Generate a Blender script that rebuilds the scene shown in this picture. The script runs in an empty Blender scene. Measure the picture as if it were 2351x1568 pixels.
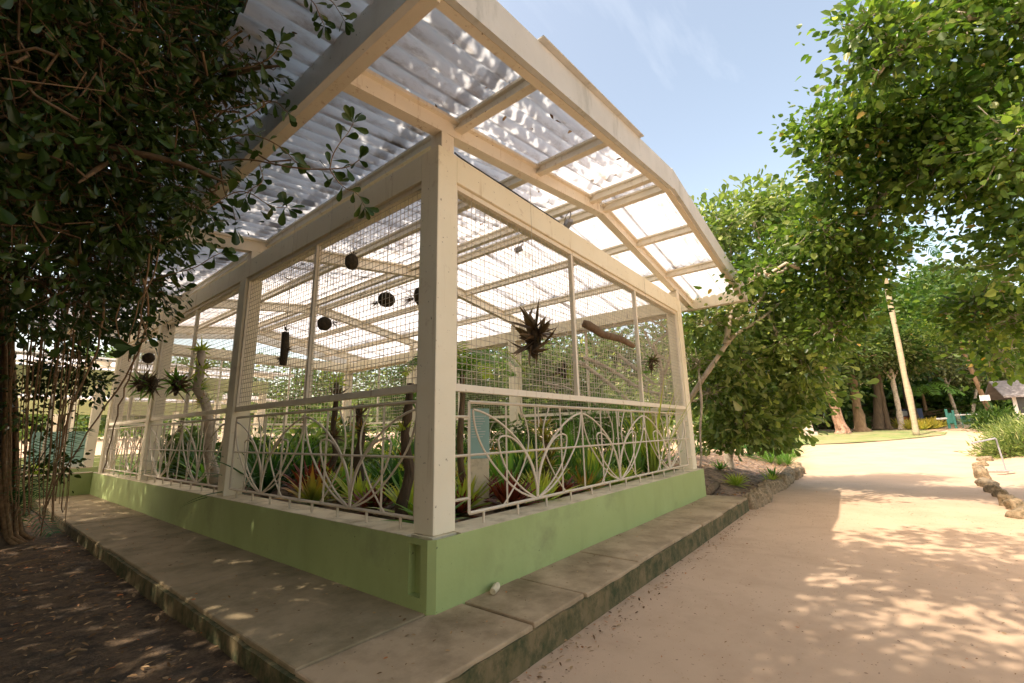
import bpy, math, random
import numpy as np
from mathutils import Vector, Matrix, Quaternion, noise as mnoise

random.seed(7); RNG = np.random.default_rng(7)
sc = bpy.context.scene
COL = sc.collection
R = math.radians

# ---------------------------------------------------------------- camera
CAM = Vector((-2.5502, -2.8931, 1.4)); FPX = 1009.9          # focal length in px of a 2351 px wide frame
yaw, pit, rol = R(38.4453), R(11.5978), R(-1.2)
FWD = Vector((math.cos(yaw)*math.cos(pit), math.sin(yaw)*math.cos(pit), math.sin(pit)))
r0 = Vector((math.sin(yaw), -math.cos(yaw), 0)); u0 = r0.cross(FWD)
RGT = math.cos(rol)*r0 + math.sin(rol)*u0
UPV = -math.sin(rol)*r0 + math.cos(rol)*u0
cd = bpy.data.cameras.new('camera'); cam = bpy.data.objects.new('camera', cd); COL.objects.link(cam)
cd.sensor_width = 36; cd.lens = FPX/2351*36; cd.clip_start = 0.05; cd.clip_end = 2000
M = Matrix((RGT, UPV, -FWD)).transposed().to_4x4(); M.translation = CAM
cam.matrix_world = M
sc.camera = cam

# ---------------------------------------------------------------- light
SUN_DIR = Vector((-3.4, .97, 4.75)).normalized()
sun_el = math.asin(SUN_DIR.z); sun_az = math.atan2(SUN_DIR.x, SUN_DIR.y)   # clockwise from +Y
w = bpy.data.worlds.new('World'); sc.world = w; w.use_nodes = True
nt = w.node_tree; nt.nodes.clear(); L_ = nt.links
def wn(t, **k):
    n = nt.nodes.new(t)
    for a, b in k.items(): setattr(n, a, b)
    return n
sky = wn('ShaderNodeTexSky', sky_type='NISHITA', sun_disc=False, sun_elevation=sun_el, sun_rotation=sun_az,
         air_density=1.0, dust_density=2.8, ozone_density=1.0)
geo = wn('ShaderNodeTexCoord'); sep = wn('ShaderNodeSeparateXYZ'); L_.new(geo.outputs['Generated'], sep.inputs[0])
mx = wn('ShaderNodeMath', operation='MAXIMUM'); L_.new(sep.outputs[2], mx.inputs[0]); mx.inputs[1].default_value = .08
dv = wn('ShaderNodeVectorMath', operation='DIVIDE'); cmb = wn('ShaderNodeCombineXYZ')
for i in range(3): L_.new(mx.outputs[0], cmb.inputs[i])
L_.new(geo.outputs['Generated'], dv.inputs[0]); L_.new(cmb.outputs[0], dv.inputs[1])
mp = wn('ShaderNodeMapping'); mp.inputs['Scale'].default_value = (.55, 1.5, 1); mp.inputs['Rotation'].default_value = (0, 0, R(-28))
mp.inputs['Location'].default_value = (1.4, 2.2, 0)
L_.new(dv.outputs[0], mp.inputs[0])
nz = wn('ShaderNodeTexNoise'); nz.inputs['Scale'].default_value = 1.1; nz.inputs['Detail'].default_value = 9
nz.inputs['Roughness'].default_value = .56; nz.inputs['Distortion'].default_value = .5
L_.new(mp.outputs[0], nz.inputs['Vector'])
cr = wn('ShaderNodeValToRGB'); cr.color_ramp.elements[0].position = .57; cr.color_ramp.elements[1].position = 1.0
L_.new(nz.outputs['Fac'], cr.inputs[0])
mixc = wn('ShaderNodeMix', data_type='RGBA'); L_.new(cr.outputs[0], mixc.inputs[0]); L_.new(sky.outputs[0], mixc.inputs[6])
mixc.inputs[7].default_value = (2.5, 2.6, 2.8, 1)
tint = wn('ShaderNodeMix', data_type='RGBA', blend_type='MULTIPLY'); tint.inputs[0].default_value = 1; tint.inputs[7].default_value = (1.12, .92, .70, 1)
L_.new(sky.outputs[0], tint.inputs[6]); L_.new(tint.outputs[2], mixc.inputs[6])
bg = wn('ShaderNodeBackground'); bg.inputs[1].default_value = .15; L_.new(mixc.outputs[2], bg.inputs[0])
wo = wn('ShaderNodeOutputWorld'); L_.new(bg.outputs[0], wo.inputs[0])

sl = bpy.data.lights.new('sun', 'SUN'); sl.energy = 2.0; sl.angle = R(.55); sl.color = (1, .87, .72)
so = bpy.data.objects.new('sun', sl); COL.objects.link(so); so.location = (-8, 2, 14)
so.rotation_euler = SUN_DIR.to_track_quat('Z', 'Y').to_euler()
sc.view_settings.view_transform = 'Standard'; sc.view_settings.look = 'None'
sc.view_settings.exposure = 1.78; sc.view_settings.gamma = 1
sc.render.engine = 'CYCLES'
sc.cycles.max_bounces = 9; sc.cycles.diffuse_bounces = 5; sc.cycles.transmission_bounces = 7; sc.cycles.transparent_max_bounces = 8
sc.cycles.use_denoising = True

# ---------------------------------------------------------------- helpers
def at(u, v, d):
    """world point seen at (u,v) of the 2351 px wide photo, d metres along the view axis (layout aid)"""
    return CAM + (FWD + RGT*((u-1175.5)/FPX) - UPV*((v-784)/FPX))*d

def wloc(o):
    p = Vector((0, 0, 0))
    while o: p += o.location; o = o.parent
    return p
def tag(o, label=None, cat=None, group=None, kind=None):
    if label: o['label'] = label
    if cat: o['category'] = cat
    if group: o['group'] = group
    if kind: o['kind'] = kind
    return o
def thing(name, loc, label, cat, group=None, rz=0):
    o = bpy.data.objects.new(name, None); COL.objects.link(o); o.location = loc; o.rotation_euler = (0, 0, rz)
    o.empty_display_size = .1
    return tag(o, label, cat, group)
def copy_tree(o, parent=None):
    c = o.copy(); COL.objects.link(c); c.parent = parent
    for ch in list(o.children): copy_tree(ch, c)
    return c

class MB:
    def __init__(s): s.v = []; s.f = []; s.a = []
    def add(s, vs, fs, a=0.):
        n = len(s.v); s.v += [tuple(x) for x in vs]; s.f += [tuple(i+n for i in f) for f in fs]; s.a += [a]*len(vs); return s
    def box(s, lo, hi, a=0.):
        x0, y0, z0 = lo; x1, y1, z1 = hi
        return s.add([(x0,y0,z0),(x1,y0,z0),(x1,y1,z0),(x0,y1,z0),(x0,y0,z1),(x1,y0,z1),(x1,y1,z1),(x0,y1,z1)],
                     [(0,3,2,1),(4,5,6,7),(0,1,5,4),(1,2,6,5),(2,3,7,6),(3,0,4,7)], a)
    def prism(s, A, B, prof, side=None, a=0.):
        """sweep a closed profile [(s,t)] (s sideways, t up) from A to B"""
        A = Vector(A); B = Vector(B); d = (B-A).normalized()
        up = Vector((0, 0, 1)) if abs(d.z) < .95 else Vector((1, 0, 0))
        sd = d.cross(up).normalized(); up = sd.cross(d)
        n = len(prof); vs = [A+sd*p+up*q for p, q in prof]+[B+sd*p+up*q for p, q in prof]
        return s.add(vs, [(i, (i+1) % n, n+(i+1) % n, n+i) for i in range(n)]+[tuple(range(n))[::-1], tuple(range(n, 2*n))], a)
    def beam(s, A, B, w_, h, a=0.):
        return s.prism(A, B, [(-w_/2, 0), (w_/2, 0), (w_/2, h), (-w_/2, h)], a=a)
    def ibeam(s, A, B, w_, h, t=.03):
        k = w_/2; q = w_*.16
        return s.prism(A, B, [(-k,0),(k,0),(k,t),(q,t*1.3),(q,h-t*1.3),(k,h-t),(k,h),(-k,h),(-k,h-t),(-q,h-t*1.3),(-q,t*1.3),(-k,t)])
    def tube(s, pts, rad, n=6, a=0., cap=True):
        pts = [Vector(p) for p in pts]
        if not hasattr(rad, '__len__'): rad = [rad]*len(pts)
        b = len(s.v); prev = None
        for i, p in enumerate(pts):
            d = (pts[min(i+1, len(pts)-1)]-pts[max(i-1, 0)])
            if d.length < 1e-9: d = Vector((0, 0, 1))
            d.normalize()
            if prev is None:
                x = d.cross(Vector((0, 0, 1)) if abs(d.z) < .9 else Vector((1, 0, 0))).normalized()
            else:
                x = (prev-d*prev.dot(d))
                x = x.normalized() if x.length > 1e-6 else d.orthogonal().normalized()
            prev = x; y = d.cross(x)
            for k in range(n):
                t = 2*math.pi*k/n; s.v.append(tuple(p+(x*math.cos(t)+y*math.sin(t))*rad[i])); s.a.append(a)
        for i in range(len(pts)-1):
            for k in range(n):
                k2 = (k+1) % n; s.f.append((b+i*n+k, b+i*n+k2, b+(i+1)*n+k2, b+(i+1)*n+k))
        if cap:
            s.f.append(tuple(b+k for k in range(n))[::-1]); s.f.append(tuple(b+(len(pts)-1)*n+k for k in range(n)))
        return s
    def build(s, name, m, parent=None, smooth=False, bevel=0, world=True):
        off = wloc(parent) if (parent is not None and world) else Vector((0, 0, 0))
        me = bpy.data.meshes.new(name)
        V = np.array(s.v, dtype=np.float32).reshape(-1, 3)-np.array(off, dtype=np.float32)
        me.from_pydata([tuple(map(float, x)) for x in V], [], s.f); me.update()
        at_ = me.attributes.new('v', 'FLOAT', 'POINT'); at_.data.foreach_set('value', np.array(s.a, dtype=np.float32))
        if smooth: me.polygons.foreach_set('use_smooth', [True]*len(me.polygons))
        me.materials.append(m)
        o = bpy.data.objects.new(name, me); COL.objects.link(o); o.parent = parent
        if bevel:
            b = o.modifiers.new('bevel', 'BEVEL'); b.width = bevel; b.segments = 2; b.limit_method = 'ANGLE'; b.angle_limit = R(40)
        return o

def smooth_path(pts, k=3):
    pts = [Vector(p) for p in pts]
    for _ in range(k if k < 3 else 2):
        q = [pts[0]]
        for i in range(len(pts)-1):
            q += [pts[i].lerp(pts[i+1], .25), pts[i].lerp(pts[i+1], .75)]
        q.append(pts[-1]); pts = q
    return pts
def lerp_list(a, b, n): return [a+(b-a)*i/max(1, n-1) for i in range(n)]
def jit(p, s): return Vector(p)+Vector((random.gauss(0, s), random.gauss(0, s), random.gauss(0, s)))
def wander(A, B, n, s):
    A = Vector(A); B = Vector(B); L = (B-A).length
    return [A.lerp(B, i/n) + (Vector((random.gauss(0, s), random.gauss(0, s), random.gauss(0, s)))*L if 0 < i < n else Vector()) for i in range(n+1)]

# ---------------------------------------------------------------- materials
def newmat(name):
    m = bpy.data.materials.new(name); m.use_nodes = True
    nt = m.node_tree; nt.nodes.clear()
    out = nt.nodes.new('ShaderNodeOutputMaterial'); p = nt.nodes.new('ShaderNodeBsdfPrincipled'); nt.links.new(p.outputs[0], out.inputs[0])
    return m, nt, p, out
def noise_node(nt, scale, detail=6, rough=.6, stretch=None, coord='Object', dist=0):
    tc = nt.nodes.new('ShaderNodeTexCoord'); mp = nt.nodes.new('ShaderNodeMapping'); nt.links.new(tc.outputs[coord], mp.inputs[0])
    if stretch: mp.inputs['Scale'].default_value = stretch
    n = nt.nodes.new('ShaderNodeTexNoise'); nt.links.new(mp.outputs[0], n.inputs['Vector'])
    n.inputs['Scale'].default_value = scale; n.inputs['Detail'].default_value = detail; n.inputs['Roughness'].default_value = rough; n.inputs['Distortion'].default_value = dist
    return n
def ramp(nt, src, stops):
    r = nt.nodes.new('ShaderNodeValToRGB'); e = r.color_ramp.elements
    while len(e) < len(stops): e.new(.5)
    for k, (p, c) in enumerate(stops):
        e[k].position = p; e[k].color = (*c, 1) if len(c) == 3 else c
    nt.links.new(src, r.inputs[0]); return r
def mixrgb(nt, fac, a, b, mode='MIX'):
    m = nt.nodes.new('ShaderNodeMix'); m.data_type = 'RGBA'; m.blend_type = mode
    for sck, i in ((fac, 0), (a, 6), (b, 7)):
        if isinstance(sck, (int, float)): m.inputs[i].default_value = sck
        elif isinstance(sck, tuple): m.inputs[i].default_value = (*sck, 1)
        else: nt.links.new(sck, m.inputs[i])
    return m.outputs[2]
def surf(name, c1, c2, scale=3, rough=.8, bump=.3, bscale=60, stretch=None, dirt=None, dscale=1.2, dpos=(.55, .75), metallic=0, bdist=.01, dstretch=None):
    m, nt, p, out = newmat(name)
    n = noise_node(nt, scale, stretch=stretch); col = ramp(nt, n.outputs['Fac'], [(.3, c1), (.7, c2)]).outputs[0]
    if dirt:
        n2 = noise_node(nt, dscale, detail=9, rough=.7, stretch=dstretch)
        f = ramp(nt, n2.outputs['Fac'], [(dpos[0], (0, 0, 0)), (dpos[1], (1, 1, 1))]).outputs[0]
        col = mixrgb(nt, f, col, dirt)
    nt.links.new(col, p.inputs['Base Color']); p.inputs['Roughness'].default_value = rough; p.inputs['Metallic'].default_value = metallic
    if bump:
        nb = noise_node(nt, bscale, detail=5, stretch=stretch); b = nt.nodes.new('ShaderNodeBump'); b.inputs['Strength'].default_value = bump
        b.inputs['Distance'].default_value = bdist
        nt.links.new(nb.outputs['Fac'], b.inputs['Height']); nt.links.new(b.outputs[0], p.inputs['Normal'])
    return m
def add_streaks(m, col, scale=1.0, lo=.58, hi=.72, stretch=(9, 9, .7), amt=.6):
    nt = m.node_tree; p = [n for n in nt.nodes if n.type == 'BSDF_PRINCIPLED'][0]
    src = p.inputs['Base Color'].links[0].from_socket
    n = noise_node(nt, scale, detail=8, rough=.65, stretch=stretch); f = ramp(nt, n.outputs['Fac'], [(lo, (0, 0, 0)), (hi, (amt, amt, amt))]).outputs[0]
    n2 = noise_node(nt, 26, detail=3, rough=.5); f2 = ramp(nt, n2.outputs['Fac'], [(.70, (0, 0, 0)), (.74, (.8, .8, .8))]).outputs[0]
    o = mixrgb(nt, f, src, col); o = mixrgb(nt, f2, o, tuple(c*.5 for c in col)); nt.links.new(o, p.inputs['Base Color'])
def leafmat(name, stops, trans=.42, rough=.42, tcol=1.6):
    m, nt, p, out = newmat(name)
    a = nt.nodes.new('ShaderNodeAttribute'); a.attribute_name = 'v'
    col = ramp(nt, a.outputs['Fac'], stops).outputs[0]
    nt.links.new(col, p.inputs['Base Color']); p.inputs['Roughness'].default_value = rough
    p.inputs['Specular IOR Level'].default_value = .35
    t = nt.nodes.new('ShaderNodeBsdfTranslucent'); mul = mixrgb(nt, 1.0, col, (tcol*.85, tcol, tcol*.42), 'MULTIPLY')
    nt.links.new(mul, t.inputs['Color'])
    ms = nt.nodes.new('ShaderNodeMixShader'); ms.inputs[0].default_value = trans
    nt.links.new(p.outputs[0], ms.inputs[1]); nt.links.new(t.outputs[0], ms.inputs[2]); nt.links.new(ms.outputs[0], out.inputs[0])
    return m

M_ = {}
M_['cream'] = surf('cream_paint', (.79, .72, .53), (.85, .79, .61), 1.5, .75, .12, 40, dirt=(.42, .31, .18), dscale=5, dpos=(.60, .82))
M_['steel_cream'] = surf('cream_steel_paint', (.76, .69, .54), (.82, .75, .61), 3, .6, .1, 60, dirt=(.33, .2, .10), dscale=9, dpos=(.63, .74))
M_['white_iron'] = surf('white_iron_paint', (.60, .52, .39), (.68, .60, .47), 5, .55, .15, 80, dirt=(.35, .22, .12), dscale=14, dpos=(.64, .76))
M_['rake'] = surf('weathered_white_board', (.60, .60, .56), (.70, .70, .66), 2, .7, .1, 50, dirt=(.24, .25, .20), dscale=1.6, dpos=(.55, .85), dstretch=(2, 1, .5))
M_['green'] = surf('green_wall_paint', (.33, .41, .15), (.38, .47, .19), 1.1, .7, .25, 18, dirt=(.20, .21, .10), dscale=1.0, dpos=(.55, .85), bdist=.006)
M_['palegreen'] = surf('pale_green_beam_paint', (.38, .42, .19), (.44, .47, .24), 1, .7, .1, 30)
M_['ledge'] = surf('cream_ledge_render', (.66, .56, .38), (.72, .64, .46), 4, .8, .3, 60, dirt=(.32, .26, .15), dscale=3.5, dpos=(.48, .72))
M_['slab'] = surf('worn_concrete_slab', (.41, .30, .18), (.50, .37, .235), 2.2, .85, .4, 90, dirt=(.20, .14, .075), dscale=1.7, dpos=(.45, .75), bdist=.004)
M_['slabshade'] = surf('shade_toned_slab', (.30, .225, .125), (.39, .295, .175), 2.2, .85, .4, 90, dirt=(.15, .12, .055), dscale=1.7, dpos=(.42, .72), bdist=.004)  # slab colours darkened to carry the tree shade on the left walkway
M_['slabside'] = surf('mossy_concrete_edge', (.12, .10, .04), (.22, .16, .08), 9, .95, .8, 30, dirt=(.05, .06, .02), dscale=6, dpos=(.42, .62), stretch=(1, 1, .5))
M_['sand'] = surf('packed_sand', (.52, .37, .245), (.58, .415, .28), .5, .95, .5, 140, dirt=(.44, .305, .195), dscale=1.1, dpos=(.45, .8), bdist=.004)
M_['soil'] = surf('dark_leafy_soil', (.085, .052, .026), (.20, .13, .07), 22, .95, 1.0, 45, dirt=(.05, .034, .02), dscale=5, dpos=(.45, .6), bdist=.03)
M_['bedsoil'] = surf('bed_mulch', (.16, .10, .06), (.42, .29, .2), 9, .95, 1.0, 30, dirt=(.06, .045, .03), dscale=4, dpos=(.45, .65), bdist=.03)
M_['rock'] = surf('brown_rock', (.22, .16, .09), (.42, .32, .2), 4, .9, .9, 22, dirt=(.10, .085, .045), dscale=3, dpos=(.45, .65), bdist=.02)
M_['bark'] = surf('brown_bark', (.12, .075, .04), (.24, .16, .09), 12, .9, 1, 30, stretch=(1, 1, .25), bdist=.02)
M_['redbark'] = surf('reddish_fibrous_bark', (.30, .16, .10), (.52, .34, .24), 6, .9, 1, 18, stretch=(1, 1, .3), dirt=(.14, .07, .04), dscale=8, dpos=(.5, .65), bdist=.05)
M_['darkbark'] = surf('dark_bark', (.055, .038, .022), (.13, .09, .055), 10, .95, 1, 25, stretch=(1, 1, .2), bdist=.03)
M_['palebark'] = surf('pale_bark', (.42, .35, .27), (.62, .54, .44), 9, .85, .7, 30, dirt=(.24, .18, .12), dscale=5, dpos=(.5, .68), bdist=.01)
M_['palmbark'] = surf('smooth_palm_trunk', (.27, .23, .15), (.40, .34, .23), 2, .85, .4, 8, stretch=(1, 1, 6), dirt=(.36, .30, .18), dscale=2, dpos=(.5, .7), bdist=.03)
M_['root'] = surf('aerial_root_bark', (.15, .085, .04), (.34, .22, .11), 20, .9, .8, 50, dirt=(.40, .33, .22), dscale=6, dpos=(.6, .68), bdist=.005)
M_['grass'] = surf('lawn_turf', (.15, .22, .06), (.27, .31, .11), 1.2, .95, 1, 30, bdist=.05, dirt=(.42, .33, .19), dscale=.7, dpos=(.42, .68))
M_['twigbark'] = surf('dark_twig_bark', (.075, .045, .02), (.19, .12, .06), 18, .9, .6, 50, dirt=(.30, .23, .14), dscale=5, dpos=(.64, .70), bdist=.004)  # aerial root bark colours taken darker for limbs and twigs
M_['wire'] = surf('galvanised_wire', (.46, .40, .30), (.56, .50, .40), 20, .6, 0, metallic=0.0)
M_['black'] = surf('black_rubber', (.012, .012, .012), (.03, .03, .03), 20, .5, 0)
M_['moss'] = surf('dark_coir_ball', (.035, .028, .016), (.09, .065, .035), 30, .95, 1, 60, bdist=.02)
M_['grey'] = surf('grey_painted_steel', (.30, .30, .33), (.36, .36, .39), 5, .45, .05, 40, metallic=.3)
M_['teal'] = surf('faded_teal_panel', (.24, .42, .38), (.34, .52, .46), 1.5, .5, .03, 30, dirt=(.3, .48, .36), dscale=1.5)
M_['whitepanel'] = surf('white_panel', (.6, .6, .58), (.72, .72, .7), 3, .5, 0)
M_['blue'] = surf('dark_blue_board', (.012, .035, .10), (.02, .05, .13), 3, .5, 0)
M_['orange'] = surf('orange_panel', (.55, .17, .03), (.62, .22, .05), 3, .5, 0)
M_['rooftile'] = surf('grey_fibre_roof', (.16, .14, .14), (.26, .24, .23), 3, .8, .4, 20)
M_['housewall'] = surf('house_render', (.55, .50, .42), (.64, .60, .52), 2, .8, .1)
M_['dark'] = surf('dark_glass', (.02, .025, .03), (.04, .05, .05), 3, .2, 0)
M_['tealpost'] = surf('teal_gate_paint', (.03, .20, .17), (.05, .25, .21), 3, .5, 0)
M_['stone'] = surf('pale_granite', (.46, .38, .32), (.62, .54, .46), 3, .8, .5, 30, dirt=(.3, .22, .2), dscale=3, dpos=(.5, .7))
M_['drylf'] = leafmat('dry_leaves', [(0, (.10, .05, .02)), (.4, (.28, .16, .07)), (.8, (.45, .30, .16)), (1, (.5, .14, .03))], .1, .8)

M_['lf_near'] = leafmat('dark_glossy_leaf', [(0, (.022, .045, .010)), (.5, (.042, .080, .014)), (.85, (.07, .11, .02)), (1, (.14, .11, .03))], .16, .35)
M_['lf_round'] = leafmat('fresh_ovate_leaf', [(0, (.035, .075, .018)), (.3, (.085, .145, .03)), (.65, (.185, .245, .055)), (.92, (.37, .40, .12)), (.985, (.50, .49, .24)), (1, (.42, .28, .09))], 0.55, .34)
M_['lf_clusia'] = leafmat('leathery_paddle_leaf', [(0, (.07, .12, .035)), (.35, (.165, .225, .065)), (.7, (.34, .38, .14)), (1, (.62, .58, .32))], .45, .30)
M_['lf_far'] = leafmat('far_tree_leaf', [(0, (.04, .075, .022)), (.5, (.105, .155, .045)), (.85, (.22, .26, .085)), (1, (.38, .37, .15))], .4, .5)
M_['lf_dull'] = leafmat('dull_tree_leaf', [(0, (.06, .085, .03)), (.5, (.13, .15, .06)), (.85, (.22, .22, .10)), (1, (.30, .26, .14))], .35, .6)
M_['lf_hedge'] = leafmat('dark_creeper_leaf', [(0, (.025, .06, .012)), (.5, (.06, .12, .022)), (.9, (.13, .20, .04)), (1, (.2, .26, .06))], .35, .45)
M_['lf_yel'] = leafmat('yellow_bush_leaf', [(0, (.22, .26, .04)), (.5, (.42, .40, .06)), (1, (.58, .44, .08))], .35, .45)
M_['lf_fern'] = leafmat('palm_frond_green', [(0, (.02, .08, .035)), (.5, (.04, .13, .05)), (1, (.08, .2, .06))], .35, .4)
add_streaks(M_['cream'], (.46, .35, .19)); add_streaks(M_['green'], (.22, .24, .10), .8, lo=.5, hi=.8, amt=.35, stretch=(3, 3, 1.2)); add_streaks(M_['steel_cream'], (.40, .26, .12), 1.5)
add_streaks(M_['rake'], (.34, .35, .29), .9, lo=.5, hi=.8, amt=.3, stretch=(4, 4, 1)); add_streaks(M_['sand'], (.34, .23, .14), 1.3, .56, .72, (1, .35, 1), .35); add_streaks(M_['slab'], (.17, .12, .06), 1.4, .50, .68, (1, 1, 1), .7)
def rosmat(name, base, mid, tip, trans=.35): return leafmat(name, [(0, base), (.45, mid), (1, tip)], trans, .32, 1.5)
M_['br_green'] = rosmat('bromeliad_green', (.16, .25, .06), (.13, .27, .045), (.19, .34, .065))
M_['br_lime'] = rosmat('bromeliad_lime', (.34, .42, .10), (.40, .48, .08), (.46, .44, .09))
M_['br_red'] = rosmat('bromeliad_red', (.07, .08, .02), (.15, .03, .018), (.20, .035, .025))
M_['br_orange'] = rosmat('bromeliad_orange', (.14, .22, .04), (.30, .26, .05), (.42, .14, .04))
M_['br_dark'] = rosmat('bromeliad_dark', (.03, .08, .02), (.035, .10, .025), (.06, .14, .03))
M_['br_yellow'] = rosmat('bromeliad_yellow', (.3, .32, .08), (.50, .46, .10), (.55, .40, .08))
M_['br_dry'] = rosmat('dry_bromeliad', (.07, .045, .025), (.11, .07, .035), (.17, .11, .055), .15)

# translucent corrugated sheet
def sheetmat():
    m, nt, p, out = newmat('translucent_corrugated_sheet')
    n1 = noise_node(nt, 2.2, detail=8, rough=.62, stretch=(.6, 2.2, 1))
    n2 = noise_node(nt, 1.5, detail=10, rough=.74, stretch=(1.1, 3.4, 1), dist=.3)
    c = ramp(nt, n1.outputs['Fac'], [(.25, (.62, .63, .66)), (.7, (.80, .81, .83))]).outputs[0]
    # silt lying in the troughs: follows the wave profile attribute and the noise
    a = nt.nodes.new('ShaderNodeAttribute'); a.attribute_name = 'v'
    mul = nt.nodes.new('ShaderNodeMath'); mul.operation = 'MULTIPLY_ADD'; nt.links.new(a.outputs['Fac'], mul.inputs[0]); mul.inputs[1].default_value = .10
    nt.links.new(n2.outputs['Fac'], mul.inputs[2])
    f = ramp(nt, mul.outputs[0], [(.56, (0, 0, 0)), (.66, (.4, .4, .4)), (.74, (.85, .85, .85))]).outputs[0]
    c = mixrgb(nt, f, c, (.33, .28, .23))
    nt.links.new(c, p.inputs['Base Color']); p.inputs['Roughness'].default_value = .55
    t = nt.nodes.new('ShaderNodeBsdfTranslucent'); nt.links.new(c, t.inputs['Color'])
    tr = nt.nodes.new('ShaderNodeBsdfTransparent'); tr.inputs[0].default_value = (.9, .95, 1, 1)
    ms = nt.nodes.new('ShaderNodeMixShader'); ms.inputs[0].default_value = .72
    nt.links.new(p.outputs[0], ms.inputs[1]); nt.links.new(t.outputs[0], ms.inputs[2])
    nt.links.new(ms.outputs[0], out.inputs[0]); return m
M_['sheet'] = sheetmat()

# ---------------------------------------------------------------- the setting
def sstep(a, b, x):
    t = min(1, max(0, (x-a)/(b-a))); return t*t*(3-2*t)
def G(x, y):
    d = math.hypot(x+2.55, y+2.9)
    return -.25 + .040*max(0, d-19)*sstep(19, 27, d) - (.02*max(0, d-60) if d > 60 else 0)
def ghit(u, v, dz=0.):
    """ground point seen at pixel (u,v) of the 2351 px wide photo"""
    lo, hi = .5, 200
    D = FWD + RGT*((u-1175.5)/FPX) - UPV*((v-784)/FPX)
    t = .5
    while t < 260:
        p = CAM + D*t
        if p.z < G(p.x, p.y)+dz: break
        t += .05 if t < 40 else .4
    return Vector((p.x, p.y, G(p.x, p.y)+dz))

g = MB()
xs = [-60, -40, -25, -15]+[-10+i*1.0 for i in range(70)]+[62, 66, 72, 80, 95, 120, 160]
ys = [-70, -50, -35, -25]+[-20+i*1.0 for i in range(60)]+[44, 50, 60, 80, 110, 150]
for y in ys:
    for x in xs:
        g.v.append((x, y, G(x, y)+.012*mnoise.noise(Vector((x*.35, y*.35, 0))))); g.a.append(0)
nx = len(xs)
for j in range(len(ys)-1):
    for i in range(nx-1): g.f.append((j*nx+i, j*nx+i+1, (j+1)*nx+i+1, (j+1)*nx+i))
tag(g.build('sand_path', M_['sand'], smooth=True), kind='structure')

def patch(name, poly, z, m, kind='structure', amp=.03, step=.25, rel=False, fr=1.6):
    """a soil sheet inside a convex-ish polygon, gently uneven"""
    b = MB(); x0 = min(p[0] for p in poly); x1 = max(p[0] for p in poly); y0 = min(p[1] for p in poly); y1 = max(p[1] for p in poly)
    def inside(x, y):
        c = False; n = len(poly)
        for i in range(n):
            a = poly[i]; q = poly[(i+1) % n]
            if (a[1] > y) != (q[1] > y) and x < (q[0]-a[0])*(y-a[1])/(q[1]-a[1])+a[0]: c = not c
        return c
    idx = {}
    def vid(i, j):
        if (i, j) not in idx:
            x = x0+i*step; y = y0+j*step; idx[(i, j)] = len(b.v)
            b.v.append((x, y, z+(G(x, y) if rel else 0)+amp*mnoise.noise(Vector((x*fr, y*fr, 1.3))))); b.a.append(0)
        return idx[(i, j)]
    for i in range(int((x1-x0)/step)+1):
        for j in range(int((y1-y0)/step)+1):
            if inside(x0+(i+.5)*step, y0+(j+.5)*step): b.f.append((vid(i, j), vid(i+1, j), vid(i+1, j+1), vid(i, j+1)))
    return tag(b.build(name, m, smooth=True), kind=kind)
patch('forest_soil', [(-1.03, -.95), (-1.03, 14.2), (-1.03, 30), (-22, 30), (-22, -9), (-3.2, -9), (-1.9, -4)], -.17, M_['soil'], amp=.035, step=.12 if False else .2)

# raised walkway: L shaped, laid in slabs
LX, LY, HP = 7.5374, 13.67, .5484
sb = MB(); joints = [-1.03, .36, 1.13, 2.29, 3.44, 4.62, 5.80, 6.90, 7.72]
for k in range(len(joints)-1):
    z = (-.004, 0, -.003, .003, -.002, .002, -.004, .001)[k]
    gp = .018 if k in (0, 1) else .006
    sb.box((joints[k]+(gp if k else 0), -.735+.012*math.sin(k*2.3), -.42), (joints[k+1]-gp*.4, .06, z))
tag(sb.build('walkway', M_['slab'], bevel=.014), kind='structure'); sb = MB()
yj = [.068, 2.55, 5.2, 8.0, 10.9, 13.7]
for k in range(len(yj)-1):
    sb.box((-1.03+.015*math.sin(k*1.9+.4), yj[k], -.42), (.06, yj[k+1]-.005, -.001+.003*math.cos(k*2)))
tag(sb.build('walkway', M_['slabshade'], bevel=.014), kind='structure')
# mossy kerb face of the walkway (2 mm proud of the slabs, below their worn top edge)
kb = MB()
n = 60
for i in range(n):
    xa = -1.0+8.7*i/n; xb = -1.0+8.7*(i+1)/n
    def yy(x): return -.752-.006*mnoise.noise(Vector((x*4, 0, 0)))
    zt = lambda x: -.035+.012*mnoise.noise(Vector((x*6, 3, 0)))
    kb.add([(xa, yy(xa), -.42), (xb, yy(xb), -.42), (xb, yy(xb), zt(xb)), (xa, yy(xa), zt(xa)), (xb, -.70, zt(xb)), (xa, -.70, zt(xa))], [(0, 1, 2, 3), (3, 2, 4, 5)])
for i in range(70):
    ya = -.70+14.3*i/70; yb = -.70+14.3*(i+1)/70
    def xx(y): return -1.057-.008*mnoise.noise(Vector((0, y*4, 0)))
    zt = lambda y: -.028+.012*mnoise.noise(Vector((3, y*6, 0)))
    kb.add([(xx(yb), yb, -.42), (xx(ya), ya, -.42), (xx(ya), ya, zt(ya)), (xx(yb), yb, zt(yb)), (-1.0, ya, zt(ya)), (-1.0, yb, zt(yb))], [(0, 1, 2, 3), (3, 2, 4, 5)])
tag(kb.build('walkway_kerb', M_['slabside']), kind='structure')

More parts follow.
